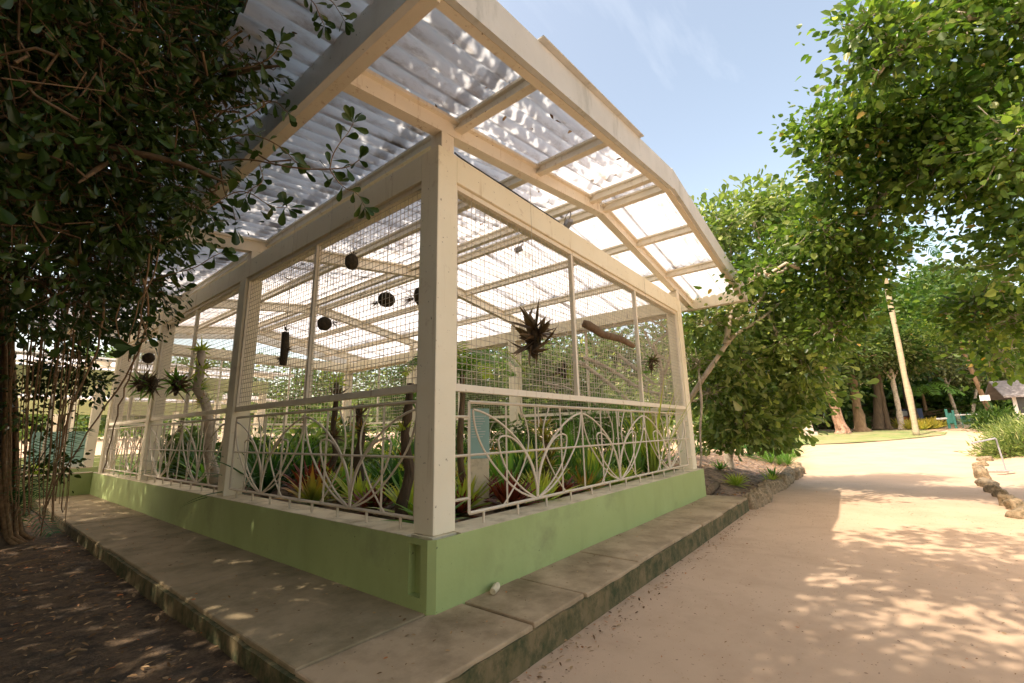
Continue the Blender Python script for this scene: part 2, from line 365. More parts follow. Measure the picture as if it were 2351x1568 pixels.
# ---------------------------------------------------------------- the plant pavilion
HB0, HB1 = 3.9526, 4.2529          # tie beam bottom / top
PW = .2583; E_ = .10; C_ = .052; NY = 3
PY = [E_+PW/2, 4.7251+PW/2, 9.35+PW/2, 13.67-PW/2]      # post rows along the long side
PXL, PXR = E_+PW/2, LX-E_-PW/2
hall = thing('plant_pavilion', (0, 0, 0), 'cream framed plant pavilion with pale green plinth, wire mesh sides and corrugated translucent roof', 'pavilion')

def ring(z0, z1, outer, inner, top=True, bottom=False):
    b = MB(); n = len(outer); m = len(inner)
    vs = [(x, y, z0) for x, y in outer]+[(x, y, z1) for x, y in outer]+[(x, y, z0) for x, y in inner]+[(x, y, z1) for x, y in inner]
    fs = [(i, (i+1) % n, n+(i+1) % n, n+i) for i in range(n)]+[(2*n+(i+1) % m, 2*n+i, 2*n+m+i, 2*n+m+(i+1) % m) for i in range(m)]
    b.add(vs, fs); return b
T = .36
outer0 = [(C_, 0), (LX, 0), (LX, LY+.2), (0, LY+.2), (0, C_)]
outerN = [(C_, 0), (LX, 0), (LX, LY+.2), (0, LY+.2), (0, .285), (.075, .285), (.075, .135), (0, .135), (0, C_)]
inner0 = [(T, T), (LX-T, T), (LX-T, LY-.16), (T, LY-.16)]
pb = MB()
for z0, z1, o_ in ((-.02, .10, outer0), (.10, .50, outerN), (.50, HP, outer0)):
    r_ = ring(z0, z1, o_, inner0); pb.add(r_.v, r_.f)
pb.add([(0, .135, .10), (.075, .135, .10), (.075, .285, .10), (0, .285, .10)], [(0, 1, 2, 3)])
pb.add([(0, .135, .50), (.075, .135, .50), (.075, .285, .50), (0, .285, .50)], [(3, 2, 1, 0)])
plinth = pb.build('plinth', M_['green'], hall)
# cream rendered top of the plinth
lb = MB()
def ledge_box(x0, y0, x1, y1): lb.box((x0, y0, HP-.02), (x1, y1, HP+.004))
eg = .006
lb.add([(.34, eg, HP-.02), (LX-.004, eg, HP-.02), (LX-.004, T, HP-.02), (.34, T, HP-.02), (.34, eg, HP+.004), (LX-.004, eg, HP+.004), (LX-.004, T, HP+.004), (.34, T, HP+.004)],
       [(4, 5, 6, 7), (0, 1, 5, 4), (1, 2, 6, 5), (2, 3, 7, 6), (3, 0, 4, 7)])
lb.box((eg, .34, HP-.02), (T, LY+.19, HP+.004)); lb.box((LX-T, T+.001, HP-.02), (LX-.004, LY+.19, HP+.004)); lb.box((T+.001, LY-.16, HP-.02), (LX-T-.001, LY+.19, HP+.004))
lb.box((.06, .06, HP-.02), (.335, .335, HP+.002))
lb.build('ledge', M_['ledge'], hall)

post_xy = [(x, y) for y in PY for x in (PXL, PXR)]
for i, (x, y) in enumerate(post_xy):
    b = MB().box((x-PW/2, y-PW/2, HP+.004), (x+PW/2, y+PW/2, HB0 if i >= 4 else HB1))
    if i in (0, 1): b = MB().box((x-PW/2, y-PW/2, HP+.004), (x+PW/2, y+PW/2, HB1+.002))
    else: b = MB().box((x-PW/2, y-PW/2, HP+.004), (x+PW/2, y+PW/2, HB0-.001))
    b.build('post', M_['cream'], hall, bevel=.008)
# tie beams butt between or sit over the posts
def beam(lo, hi, m='cream', name='beam'): return MB().box(lo, hi).build(name, M_[m], hall, bevel=.006)
yA = PY[0]+PW/2; yB = PY[3]+PW/2
beam((PXL+PW/2+.001, E_+.002, HB0), (PXR-PW/2-.001, E_+PW-.02, HB1))
beam((E_+.002, yA+.001, HB0), (E_+PW-.02, yB, HB1)); beam((PXR-PW/2+.02, yA+.001, HB0), (PXR+PW/2-.002, yB, HB1))
beam((PXL+PW/2, PY[3]-PW/2+.01, HB0), (PXR-PW/2, PY[3]+PW/2-.01, HB1))

# roof frame
OV = 1.0553; YO = 1.0778; XM = LX/2
ZL, ZR = 4.262, 4.953                     # underside of the rafters at eave and ridge
def zr(x): return ZL+(ZR-ZL)*(1-abs(x-XM)/(XM+OV))
YEND = LY+.9
for y in PY:
    for sgn in (0, 1):
        xa, xb = (-OV+.05, XM) if sgn == 0 else (LX+OV-.05, XM)
        MB().ibeam((xa, y-.06, zr(xa)), (xb, y-.06, zr(xb)), .13, .235, .035).build('rafter', M_['steel_cream'], hall)
    for x in (PXL, PXR):
        MB().box((x-.085, y-.125, HB1+.003), (x+.085, y+.045, zr(x)-.002)).build('stub_post', M_['steel_cream'], hall, bevel=.004)
purl = [.42, 1.93, 3.42, 3.78+.12, 5.25, 6.78]
for x in purl:
    z = zr(x)+.115
    if x in (3.42,): pass
    yc = [-YO+.05]+[y-.06 for y in PY]+[YEND-.05]
    for a, b in zip(yc[:-1], yc[1:]):
        a2 = a+.012 if a != yc[0] else a; b2 = b-.012 if b != yc[-1] else b
        MB().ibeam((x, a2, z), (x, b2, z), .10, .145, .03).build('purlin', M_['steel_cream'], hall)
# eave boards
for x, s in ((-OV, -1), (LX+OV, 1)):
    MB().box((min(x, x-s*.06), -YO+.061, ZL-.005), (max(x, x-s*.06), YEND, ZL+.30)).build('eave_board', M_['rake' if s < 0 else 'steel_cream'], hall, bevel=.004)
    MB().box((min(x-s*.063, x-s*.16), -YO+.061, ZL+.0), (max(x-s*.063, x-s*.16), YEND, ZL+.03)).build('eave_flange', M_['steel_cream'], hall)
# rake boards at the gable
for yv in (-YO, YEND-.0):
    b = MB()
    for xa, xb in ((-OV, XM), (XM, LX+OV)):
        za, zb = zr(xa)+.02, zr(xb)+.0
        yy0, yy1 = yv, yv+.055
        b.add([(xa, yy0, za), (xb, yy0, zb), (xb, yy0, zb+.335), (xa, yy0, za+.335), (xa, yy1, za), (xb, yy1, zb), (xb, yy1, zb+.335), (xa, yy1, za+.335)],
              [(0, 1, 2, 3), (5, 4, 7, 6), (0, 4, 5, 1), (3, 2, 6, 7), (0, 3, 7, 4), (1, 5, 6, 2)])
    o = b.build('rake_board', M_['rake'], hall)
    b = MB()
    for xa, xb in ((-OV+.06, XM), (LX+OV-.06, XM)):
        b.prism((xa, yv+.10, zr(xa)+.02), (xb, yv+.10, zr(xb)), [(-.04, 0), (.04, 0), (.04, .03), (-.04, .03)])
    b.build('rake_flange', M_['steel_cream'], hall)
# metal capping over part of the rake board
MB().prism((.2, -YO+.0, zr(.2)+.358), (2.5, -YO+.0, zr(2.5)+.338), [(-.02, 0), (.06, 0), (.06, .010), (-.02, .010)]).build('rake_capping', M_['rake'], hall)

# corrugated sheets, lapped
PER = .177; AMP = .034
def sheet(x0, x1, y0, y1, lift, seed):
    b = MB(); ny = max(6, int((y1-y0)/PER*10)); nxx = max(2, int(abs(x1-x0)/.35)); rr = random.Random(seed)
    w1 = rr.uniform(-.008, .008); w2 = rr.uniform(-.008, .008)
    for i in range(nxx+1):
        x = x0+(x1-x0)*i/nxx
        for j in range(ny+1):
            y = y0+(y1-y0)*j/ny
            c = math.cos(2*math.pi*y/PER)
            b.v.append((x, y, zr(x)+.262+lift+AMP*(1+c)+w1+(w2-w1)*i/nxx)); b.a.append((1-c)/2)
    for i in range(nxx):
        for j in range(ny): b.f.append((i*(ny+1)+j, i*(ny+1)+j+1, (i+1)*(ny+1)+j+1, (i+1)*(ny+1)+j) if x1 > x0 else (i*(ny+1)+j, (i+1)*(ny+1)+j, (i+1)*(ny+1)+j+1, i*(ny+1)+j+1))
    return b.build('roof_sheet', M_['sheet'], hall, smooth=True)
nstrip = 15; yw = (YEND+YO)/nstrip
for k in range(nstrip):
    y0 = -YO+yw*k-.06; y1 = y0+yw+.10
    if k == 0: y0 = -YO+.062
    for q, (a, b_, lf) in enumerate(((-OV-.60, .32, 0), (.14, 3.30, .012), (3.14, XM+.02, .024), (LX+OV+.07, 6.70, 0), (6.88, XM-.02, .014))):
        sheet(a, b_, y0, y1, lf+(k % 2)*.004, k*10+q)
# ridge capping
b = MB()
rz = zr(XM)+.262+.024+2*AMP+.012
b.add([(XM-.22, -YO+.06, rz-.035), (XM, -YO+.06, rz+.02), (XM+.22, -YO+.06, rz-.035), (XM-.22, YEND, rz-.035), (XM, YEND, rz+.02), (XM+.22, YEND, rz-.035)], [(0, 1, 4, 3), (1, 2, 5, 4)])
b.build('ridge_cap', M_['sheet'], hall)

# railings: iron bars bent into lily arches
def rail_panel(s0, s1, bases, apex, fn, stubs=(), full=True, m='white_iron'):
    """fn(s, z) -> world point of the panel's plane"""
    b = MB(); zt, zb = 1.695, .665
    fr = .014
    def bar(pts, r=fr, n=4): b.tube([fn(*p) for p in pts], r, n)
    def clip(pts):
        q = [p for p in pts if s0+.01 <= p[0] <= s1-.01]
        return q
    bar([(s0, zt), (s1, zt)], .017); bar([(s0, zb), (s1, zb)], .017); bar([(s0, zb), (s0, zt)], .019); bar([(s1, zb), (s1, zt)], .017)
    bar([(s0, 1.19), (s1, 1.19)], .012)
    for d in stubs:
        for z in (.80, 1.19, 1.55): bar([(d[0], z), (d[1], z)], .013)
    v = .5366
    for k in range(-30, 40):
        s = bases[0]+v*k
        if s0+.05 < s < s1-.05:
            bar([(s, zb), (s, zt)], .0125)
            if full and k % 4 == 0: bar([(s+.06, 1.45), (s+.065, zt)], .010)
    big = [(0, .665), (.015, .80), (.04, .94), (.10, 1.06), (.19, 1.17), (.32, 1.30), (.47, 1.40), (.62, 1.49), (.78, 1.56), (.92, 1.605), (1.04, 1.625)]
    inn = [(1.045, 1.62), (1.03, 1.50), (.98, 1.36), (.88, 1.21), (.75, 1.08), (.60, .95), (.44, .83), (.25, .735), (.02, .67)]
    sml = [(0.01, .67), (.015, .80), (.05, .92), (.11, 1.05), (.19, 1.15), (.28, 1.24), (.38, 1.31), (.48, 1.35), (.57, 1.365), (.67, 1.34), (.66, 1.25), (.61, 1.12), (.52, .99), (.38, .87), (.22, .765), (.02, .67)]
    S_ = [(.29, 1.69), (.26, 1.62), (.19, 1.53), (.145, 1.40), (.14, 1.28), (.18, 1.15), (.26, 1.02), (.37, .88), (.48, .77), (.60, .67)]
    for q in bases:
        for sg in (-1, 1):
            for c, r in ((big, .0125), (inn, .011), (sml, .0105), (S_, .0095)):
                seg = []
                for p in smooth_path([(x*sg, 0, z) for x, z in c], 1):
                    s = q+p.x
                    if s0 <= s <= s1: seg.append((s, p.z))
                    else:
                        if len(seg) > 1: bar(seg, r, 5)
                        seg = []
                if len(seg) > 1: bar(seg, r, 5)
    s = s0+.2
    while s < s1-.05:
        bar([(s, HP+.003), (s, zb)], .014, 6); s += .535
    return b.build('railing', M_[m], hall)
RD = .135
rail_panel(.57, 6.98, [1.67, 3.80, 5.90], None, lambda s, z: (s, RD, z), stubs=[(.36, .57), (6.98, 7.18)])
off = [(.385, 4.60), (5.02, 9.22), (9.64, 13.38)]
for i, (s0, s1) in enumerate(off):
    c = (s0+s1)/2; bs = [c-1.065, c+1.065]
    rail_panel(s0, s1, bs, None, lambda s, z: (RD, s, z), stubs=[(s0-.03, s0)])
    rail_panel(s0, s1, bs, None, lambda s, z: (LX-RD, s, z), full=False)
rail_panel(.57, 6.98, [1.67, 3.80, 5.90], None, lambda s, z: (s, LY-RD, z), full=False)

# wire mesh screens with their steel frames
WSP = .069; WR = .0036
def screen(s0, s1, mull, fn, dense=1):
    z0, z1 = 1.795, HB0-.003
    b = MB()
    nn = int((s1-s0)/(WSP*dense))
    for k in range(1, nn):
        s = s0+(s1-s0)*k/nn; ph = k*1.7
        pts = [(s+.0035*math.sin(ph+z*2.1), z) for z in lerp_list(z0+.05, z1-.03, 7)]
        b.tube([fn(p[0], p[1], 0) for p in pts], WR*dense, 4, cap=False)
    nz_ = int((z1-z0)/(WSP*dense))
    for k in range(1, nz_):
        z = z0+(z1-z0)*k/nz_
        b.tube([fn(s, z+.004*math.sin(k*2.3+s*1.4), .005) for s in lerp_list(s0+.02, s1-.02, 9)], WR*dense, 4, cap=False)
    o = b.build('mesh_screen', M_['wire'], hall)
    f = MB()
    def fb(a0, a1, zz0, zz1, d0=-.03, d1=.03):
        p = fn(a0, zz0, d0); q = fn(a1, zz1, d1)
        f.box([min(p[i], q[i]) for i in range(3)], [max(p[i], q[i]) for i in range(3)])
    fb(s0, s1, z0-.005, z0+.065, -.035, .035); fb(s0+.04, s1-.04, z1-.055, z1)
    fb(s0, s0+.04, z0+.065, z1); fb(s1-.04, s1, z0+.065, z1)
    for mm in mull: fb(mm-.026, mm+.026, z0+.066, z1-.056)
    fo = f.build('frame', M_['steel_cream'], o, bevel=.003)
    return o
e0 = E_+PW
SD = .165
screen(e0+.002, PXR-PW/2-.002, [2.70, 4.93], lambda s, z, d: (s, SD+d, z))
for s0, s1 in ((PY[0]+PW/2, PY[1]-PW/2), (PY[1]+PW/2, PY[2]-PW/2), (PY[2]+PW/2, PY[3]-PW/2)):
    c = (s0+s1)/2
    screen(s0+.002, s1-.002, [c], lambda s, z, d: (SD+d, s, z))
    screen(s0+.002, s1-.002, [c], lambda s, z, d: (LX-SD-d, s, z), dense=1 if s0 < 5 else 1.6)
screen(e0+.002, PXR-PW/2-.002, [2.70, 4.93], lambda s, z, d: (s, LY-SD-d, z), dense=2)
# cable lying on the front beam
cb_ = [(.33, .11, HB1+.03), (.42, .108, HB1+.012), (.9, .105, HB1+.008), (1.2, .104, HB1+.016), (1.7, .104, HB1+.008), (2.35, .104, HB1+.008)]
MB().tube(smooth_path(cb_, 2), .009, 6).build('cable', M_['black'], hall, smooth=True)
patch('planting_bed', [(T-.1, T-.1), (LX-T+.1, T-.1), (LX-T+.1, LY-.1), (T-.1, LY-.1)], .455, M_['bedsoil'], amp=.05, step=.15)

# small floodlights hung under the ridge purlins
def floodlight(loc, rz, label):
    t = thing('floodlight', loc, label, 'lamp', 'floodlights under the roof')
    a = MB().tube([(0, 0, 0), (0, 0, -.07), (.05, 0, -.10)], .012, 6); a.build('bracket', M_['grey'], t, world=False)
    h = MB().prism((.02, 0, -.14), (.17, 0, -.20), [(-.045, -.04), (.045, -.04), (.06, .04), (-.06, .04)]); h.build('lamp_head', M_['grey'], t, bevel=.006, world=False)
    c = MB().tube(smooth_path([(.0, .02, 0), (.06, .07, -.06), (.13, .06, -.2), (.1, .02, -.3)], 2), .006, 5); c.build('cable', M_['black'], t, world=False)
    t.rotation_euler = (0, 0, rz); return t
floodlight((3.45, .55, zr(3.42)+.112), R(60), 'small grey floodlight hanging under the ridge beam just behind the front tie beam')
floodlight((3.9, 1.9, zr(3.9)+.112), R(120), 'small grey floodlight behind the wire mesh, deeper under the ridge')

# ---------------------------------------------------------------- second wing and shade house behind
def shade_house(name, x0, x1, y0, y1, label, plinth_h=.55, posts=4.5, bm='palegreen', zb=3.24):
    t = thing(name, (x0, y0, 0), label, 'shade house')
    n = max(1, round((x1-x0)/posts))
    for k in range(n+1):
        x = x0+(x1-x0)*k/n
        for y in (y0+.13, y1-.13):
            MB().box((x-.12, y-.12, plinth_h), (x+.12, y+.12, zb)).build('post', M_['cream'], t, bevel=.006)
    MB().box((x0-.15, y0, zb), (x1+.15, y0+.22, zb+.5)).build('beam', M_[bm], t)
    MB().box((x0-.15, y1-.22, zb), (x1+.15, y1, zb+.5)).build('beam', M_[bm], t)
    ym = (y0+y1)/2; zr_ = zb+1.05
    for k in range(n*2+1):
        x = x0+(x1-x0)*k/(n*2)
        for ya in (y0-.8, y1+.8):
            MB().ibeam((x, ya, zb+.52), (x, ym, zr_), .10, .16).build('rafter', M_['steel_cream'], t)
    for s, ya in ((0, y0-.9), (1, y1+.9)):
        for k in range(4):
            f = k/3; y = ya+(ym-ya)*f; z = zb+.68+(zr_-zb-.52)*f
            MB().beam((x0-.8, y, z), (x1+.8, y, z), .07, .07).build('purlin', M_['steel_cream'], t)
        b = MB(); nxx = int((x1-x0+1.6)/.09)
        for i in range(nxx+1):
            x = x0-.8+(x1-x0+1.6)*i/nxx
            for f in (0, 1):
                b.v.append((x, ya+(ym-ya)*f, zb+.76+(zr_-zb-.52)*f+(.02 if i % 2 else -.02))); b.a.append(i % 2)
        for i in range(nxx): b.f.append((2*i, 2*i+1, 2*i+3, 2*i+2))
        b.build('roof_sheet', M_['sheet'], t)
    for y in (y0, y1-.3): MB().box((x0, y, -.3), (x1, y+.3, plinth_h)).build('plinth', M_['green'], t)
    return t
# the wing returning to the left
wing = thing('low_planter_wing', (-13, LY, 0), 'low green walled planter wing with thin cream railing at the far left', 'planter')
MB().box((-13, LY+.001, -.2), (-.001, LY+.30, HP)).build('plinth', M_['green'], wing, bevel=.01)
MB().box((-13, LY-.004, HP+.0), (-.001, LY+.32, HP+.022)).build('ledge', M_['ledge'], wing)
b = MB(); b.tube([(-13, LY+.12, .70), (-.02, LY+.12, .70)], .022, 4)
for k in range(18): b.tube([(-.6-k*.7, LY+.12, HP+.02), (-.6-k*.7, LY+.12, .69)], .018, 4)
b.build('railing', M_['white_iron'], wing)
for x in (-.62, -1.0, -5.2):
    MB().box((x-.03, LY+.09, .72), (x+.03, LY+.15, 3.3)).build('pole', M_['steel_cream'], wing)
patch('wing_bed_soil', [(-13, LY+.2), (-.1, LY+.2), (-.1, LY+3.2), (-13, LY+3.2)], .46, M_['bedsoil'], amp=.06, step=.3)
shade_house('shade_house', -10, 5.6, 17.2, 22.6, 'shade house with olive green beam and white roof just behind the pavilion')
shade_house('shade_house', -16, 9.5, 27.5, 33, 'farther pale shade house seen under the first one', zb=2.9)

# pale bark curl lying on the walkway
tag(MB().tube([(0, 0, 0), (.09, .03, .012), (.15, .07, .006)], [.028, .034, .022], 8).build('bark_piece', M_['ledge']), 'small pale curled bark piece lying on the walkway against the green plinth', 'bark').location = (.62, -.10, .03)

# ---------------------------------------------------------------- foliage tools
SHAPES = {  # (along, across) outline: base, right 1, right 2, tip, left 2, left 1
    'ovate':  [(0, 0), (.28, .46), (.66, .40), (1, 0), (.66, -.40), (.28, -.46)],
    'paddle': [(0, 0), (.30, .13), (.58, .36), (.84, .42), (.97, .20), (1, 0), (.97, -.20), (.84, -.42), (.58, -.36), (.30, -.13)],
    'lance':  [(0, 0), (.30, .36), (.65, .34), (1, 0), (.65, -.34), (.30, -.36)],
}
def leaf_mesh(name, m, parent, P, D, N, L, W, v, shape='ovate', fold=.18, sag=.12):
    n = len(P)
    D = D/np.linalg.norm(D, axis=1, keepdims=True)
    S = np.cross(D, N); S /= np.linalg.norm(S, axis=1, keepdims=True)+1e-9; U = np.cross(S, D)
    k = np.array(SHAPES[shape]); a = k[:, 0]; b = k[:, 1]
    zz = fold*np.abs(b)-sag*a*a
    V = P[:, None, :]+D[:, None, :]*(a[None, :, None]*L[:, None, None])+S[:, None, :]*(b[None, :, None]*W[:, None, None])+U[:, None, :]*(zz[None, :, None]*L[:, None, None])
    V = V.reshape(-1, 3)-np.array(wloc(parent) if parent else (0, 0, 0))
    K = len(k); h = K//2+1; base = np.arange(n)*K
    F = np.stack([base+i for i in range(h)]+[base]+[base+i for i in range(h-1, K)], 1).reshape(-1)
    me = bpy.data.meshes.new(name); me.vertices.add(n*K); me.vertices.foreach_set('co', V.astype(np.float32).ravel())
    me.loops.add(n*2*h); me.loops.foreach_set('vertex_index', F.astype(np.int32))
    me.polygons.add(n*2); me.polygons.foreach_set('loop_start', (np.arange(n*2)*h).astype(np.int32))
    me.update(calc_edges=True)
    at_ = me.attributes.new('v', 'FLOAT', 'POINT'); at_.data.foreach_set('value', np.repeat(v, K).astype(np.float32))
    me.materials.append(m)
    o = bpy.data.objects.new(name, me); COL.objects.link(o); o.parent = parent; return o

def crown_points(blobs, lpc, clump_r, L, up=.55, droop=.15, zmin=None, shell=.55):
    """blobs: (centre, radii, clumps). Leaves gather in clumps; returns arrays and clump centres"""
    P = []; D = []; v = []; CC = []
    for c, rad, nc in blobs:
        c = np.array(c); rad = np.array(rad if hasattr(rad, '__len__') else (rad,)*3)
        d = RNG.normal(size=(nc, 3)); d /= np.linalg.norm(d, axis=1, keepdims=True)
        r = RNG.random(nc)**(shell); r = np.where(RNG.random(nc) < .10, r*RNG.uniform(1.05, 1.4, nc), r)
        cc = c+d*r[:, None]*rad
        tone = RNG.normal(.42, .14, nc)
        for k in range(nc):
            n = max(3, int(lpc*RNG.uniform(.5, 1.5)))
            q = RNG.normal(size=(n, 3))*clump_r*np.array([1, 1, .7])*RNG.uniform(.7, 1.3)
            dd = q/ (np.linalg.norm(q, axis=1, keepdims=True)+1e-6)+RNG.normal(size=(n, 3))*.5+d[k]*.5+np.array([0, 0, -droop])
            P.append(cc[k]+q); D.append(dd); v.append(np.clip(tone[k]+RNG.normal(0, .16, n), 0, 1))
        CC.append(cc)
    P = np.concatenate(P); D = np.concatenate(D); v = np.concatenate(v)
    v = np.where(RNG.random(len(v)) < .008, 1.0, v*.95)
    if zmin is not None:
        k = P[:, 2] > zmin; P = P[k]; D = D[k]; v = v[k]
    N = RNG.normal(size=P.shape)*.55+np.array([0, 0, up])
    return P, D, N, v, CC
def crown(name, m, parent, blobs, lpc=20, cr=.3, L=.1, asp=.6, shape='ovate', up=.8, zmin=None, shell=.55, droop=.15):
    P, D, N, v, CC = crown_points(blobs, lpc, cr, L, up, droop, zmin, shell)
    LL = L*np.clip(RNG.normal(1, .30, len(P)), .4, 1.7); WW = LL*asp*RNG.uniform(.85, 1.15, len(P))
    return leaf_mesh(name, m, parent, P, D, N, LL, WW, v, shape), CC

def tree(name, label, cat, base, limbs, blobs, bark, leaf, lpc=20, cr=.3, L=.1, asp=.6, shape='ovate', group=None, twigs=True, tw=.012, up=.8, zmin=None, flare=1.35, droop=.15, shell=.55, bits=10, tn=4):
    """limbs: list of (points, r0, r1); the first is the trunk"""
    t = thing(name, base, label, cat, group)
    pts, ra, rb = limbs[0]
    p = smooth_path(pts, 2); n = len(p)
    tb = MB(); tb.tube(p, [(ra+(rb-ra)*i/(n-1))*(1+(flare-1)*math.exp(-i/n*9))*(1+.07*math.sin(i*2.1)) for i in range(n)], 12)
    tb.v = [tuple(Vector(q)+(Vector(q)-p[min(len(p)-1, i//12)])*(.34*mnoise.noise(Vector(q)*1.9/max(ra, .12)*.35)+.12*mnoise.noise(Vector(q)*5))) for i, q in enumerate(tb.v)]
    tb.build('trunk', bark, t, smooth=True)
    anchors = [q for q in p[n//2:]]
    for pts, ra, rb in limbs[1:]:
        p = smooth_path(pts, 2); n = len(p)
        MB().tube(p, [(ra+(rb-ra)*i/(n-1))*(1+.08*math.sin(i*1.7)) for i in range(n)], 8).build('limb', bark, t, smooth=True)
        anchors += p
    if blobs:
        o, CC = crown('crown', leaf, t, blobs, lpc, cr, L, asp, shape, up, zmin, shell, droop)
        if twigs:
            b = MB(); A = np.array([tuple(a) for a in anchors])
            for (c, rad, nc), cc in zip(blobs, CC):
                c = Vector(c); a = Vector(A[np.argmin(np.linalg.norm(A-np.array(c), axis=1))])
                if (a-c).length > .3: b.tube(wander(a, c, 5, .05), lerp_list(tw*3.2, tw*2, 6), 6)
                for q in cc[::max(1, len(cc)//bits)]:
                    b.tube(wander(c.lerp(a, random.random()*.3), Vector(q), 4, .07), lerp_list(tw*1.6, tw*.4, 5), tn)
            b.build('branch', bark, o, smooth=True)
    return t

# ---------------------------------------------------------------- the big shady tree on the left
def B_(u, v, d, r, n): return (at(u, v, d), r, n)
base = Vector((-2.35, 8.3, -.2))
lt = thing('strangler_tree', base, 'huge dark tree draped with roots at the left edge, shading the walkway and pavilion', 'tree')
tp = smooth_path([base+Vector((0, 0, -.1)), base+Vector((-.05, 0, 1.2)), base+Vector((-.25, -.1, 2.8)), base+Vector((-.6, -.5, 4.6)), base+Vector((-.9, -1.3, 6.6))], 2)
tb = MB(); n = len(tp)
b = len(tb.v); NS = 28
for i, p in enumerate(tp):
    f = i/(n-1)
    for k in range(NS):
        a = 2*math.pi*k/NS
        r = (.62-.22*f)*(1+.85*math.exp(-f*9)*(.5+.5*abs(math.sin(a*3)))+.22*mnoise.noise(Vector((math.cos(a)*2.2, math.sin(a)*2.2, f*2.0)))+.06*math.sin(a*9+f*3))
        tb.v.append((p.x+r*math.cos(a), p.y+r*math.sin(a), p.z)); tb.a.append(0)
for i in range(n-1):
    for k in range(NS): tb.f.append((b+i*NS+k, b+i*NS+(k+1) % NS, b+(i+1)*NS+(k+1) % NS, b+(i+1)*NS+k))
tb.build('trunk', M_['darkbark'], lt, smooth=True)
# roots clinging to the trunk, each its own strand
for k in range(26):
    a = -math.pi*.5+random.uniform(-1.5, 1.7); pts = []
    rr = random.uniform(.98, 1.12); dr = random.uniform(-.25, .25)
    for i in range(0, n, 2):
        f = i/(n-1); q = tp[i]; aa = a+dr*f+.10*math.sin(f*9+k)
        r = (.62-.22*f)*(1+.45*math.exp(-f*9))*rr
        pts.append((q.x+r*math.cos(aa), q.y+r*math.sin(aa), q.z))
    pts[0] = (pts[0][0], pts[0][1], -.25)
    MB().tube(pts, [random.uniform(.018, .05)*(1-.4*i/len(pts)) for i in range(len(pts))], 6).build('aerial_root', M_['root'], lt, smooth=True)
# heavy limbs reaching over the camera and the pavilion
limbs = [([base+Vector((-.5, -.4, 4.3)), (-2.9, 5.0, 5.6), (-2.6, 1.5, 6.4), (-1.6, -1.5, 7.0)], .26, .07),
         ([base+Vector((-.8, -1.0, 5.5)), (-1.6, 6.0, 7.2), (-.6, 4.2, 7.9)], .18, .05),
         ([base+Vector((-.6, -.5, 4.2)), (-4.6, 5.5, 5.2), (-5.0, 1.8, 5.9), (-3.6, -2.2, 6.9)], .24, .06),
         ([(-2.85, 4.6, 5.5), (-2.6, 2.5, 4.4), at(300, 330, 3.4), at(180, 420, 2.7)], .07, .005),
         ([(-3.9, 5.7, 5.0), (-3.6, 3.0, 3.9), at(150, 330, 3.0), at(380, 360, 3.0), at(520, 420, 3.0)], .06, .005),
         ([(-2.7, 3.2, 6.2), at(250, 60, 3.6), at(120, 130, 2.6)], .05, .005),
         ([(-2.75, 4.2, 4.9), at(450, 200, 4.2), at(560, 160, 3.4), at(650, 150, 3.2)], .04, .004)]
for pts, ra, rb in limbs:
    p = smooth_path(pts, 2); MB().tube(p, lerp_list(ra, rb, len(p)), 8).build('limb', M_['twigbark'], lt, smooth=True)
near = [B_(30, 40, 2.5, .62, 60), B_(190, 50, 2.8, .62, 60), B_(360, 40, 3.3, .62, 56), B_(500, 40, 3.7, .42, 34), B_(60, 260, 2.7, .62, 60), B_(220, 250, 3.1, .66, 64),
        B_(380, 190, 3.5, .55, 46), B_(480, 190, 3.9, .40, 30), B_(60, 460, 3.1, .62, 56), B_(220, 440, 3.5, .62, 54), B_(350, 400, 3.7, .42, 32), B_(430, 330, 3.5, .30, 16),
        B_(130, 610, 4.0, .62, 50), B_(270, 580, 4.2, .52, 40), B_(370, 520, 4.0, .30, 16), B_(20, 640, 4.0, .6, 44), B_(330, 640, 4.6, .32, 16), B_(560, 30, 3.6, .28, 14), B_(540, 120, 3.4, .26, 10), B_(480, 460, 3.3, .24, 9),
        B_(40, 120, 4.8, 1.4, 120), B_(250, 200, 5.5, 1.3, 110), B_(60, 500, 5.5, 1.2, 100)]
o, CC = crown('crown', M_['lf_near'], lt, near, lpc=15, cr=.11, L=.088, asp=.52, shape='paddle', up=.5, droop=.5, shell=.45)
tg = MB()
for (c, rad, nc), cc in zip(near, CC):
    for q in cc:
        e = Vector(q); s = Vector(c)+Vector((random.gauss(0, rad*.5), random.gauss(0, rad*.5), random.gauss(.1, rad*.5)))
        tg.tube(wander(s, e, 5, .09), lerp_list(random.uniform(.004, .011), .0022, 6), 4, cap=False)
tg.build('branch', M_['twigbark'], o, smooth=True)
far = [B_(190, 760, 7.2, .55, 34), B_(260, 690, 6.2, .45, 30), B_(130, 840, 7.0, .5, 28), B_(300, 740, 5.8, .28, 14), B_(200, 880, 7.2, .35, 14), B_(90, 930, 7.0, .4, 16), B_(350, 690, 5.2, .2, 8), B_(110, 1060, 6.8, .3, 12)]
o, CC = crown('crown', M_['lf_near'], lt, far, lpc=22, cr=.13, L=.075, asp=.6, shape='ovate', up=.5, droop=.4)
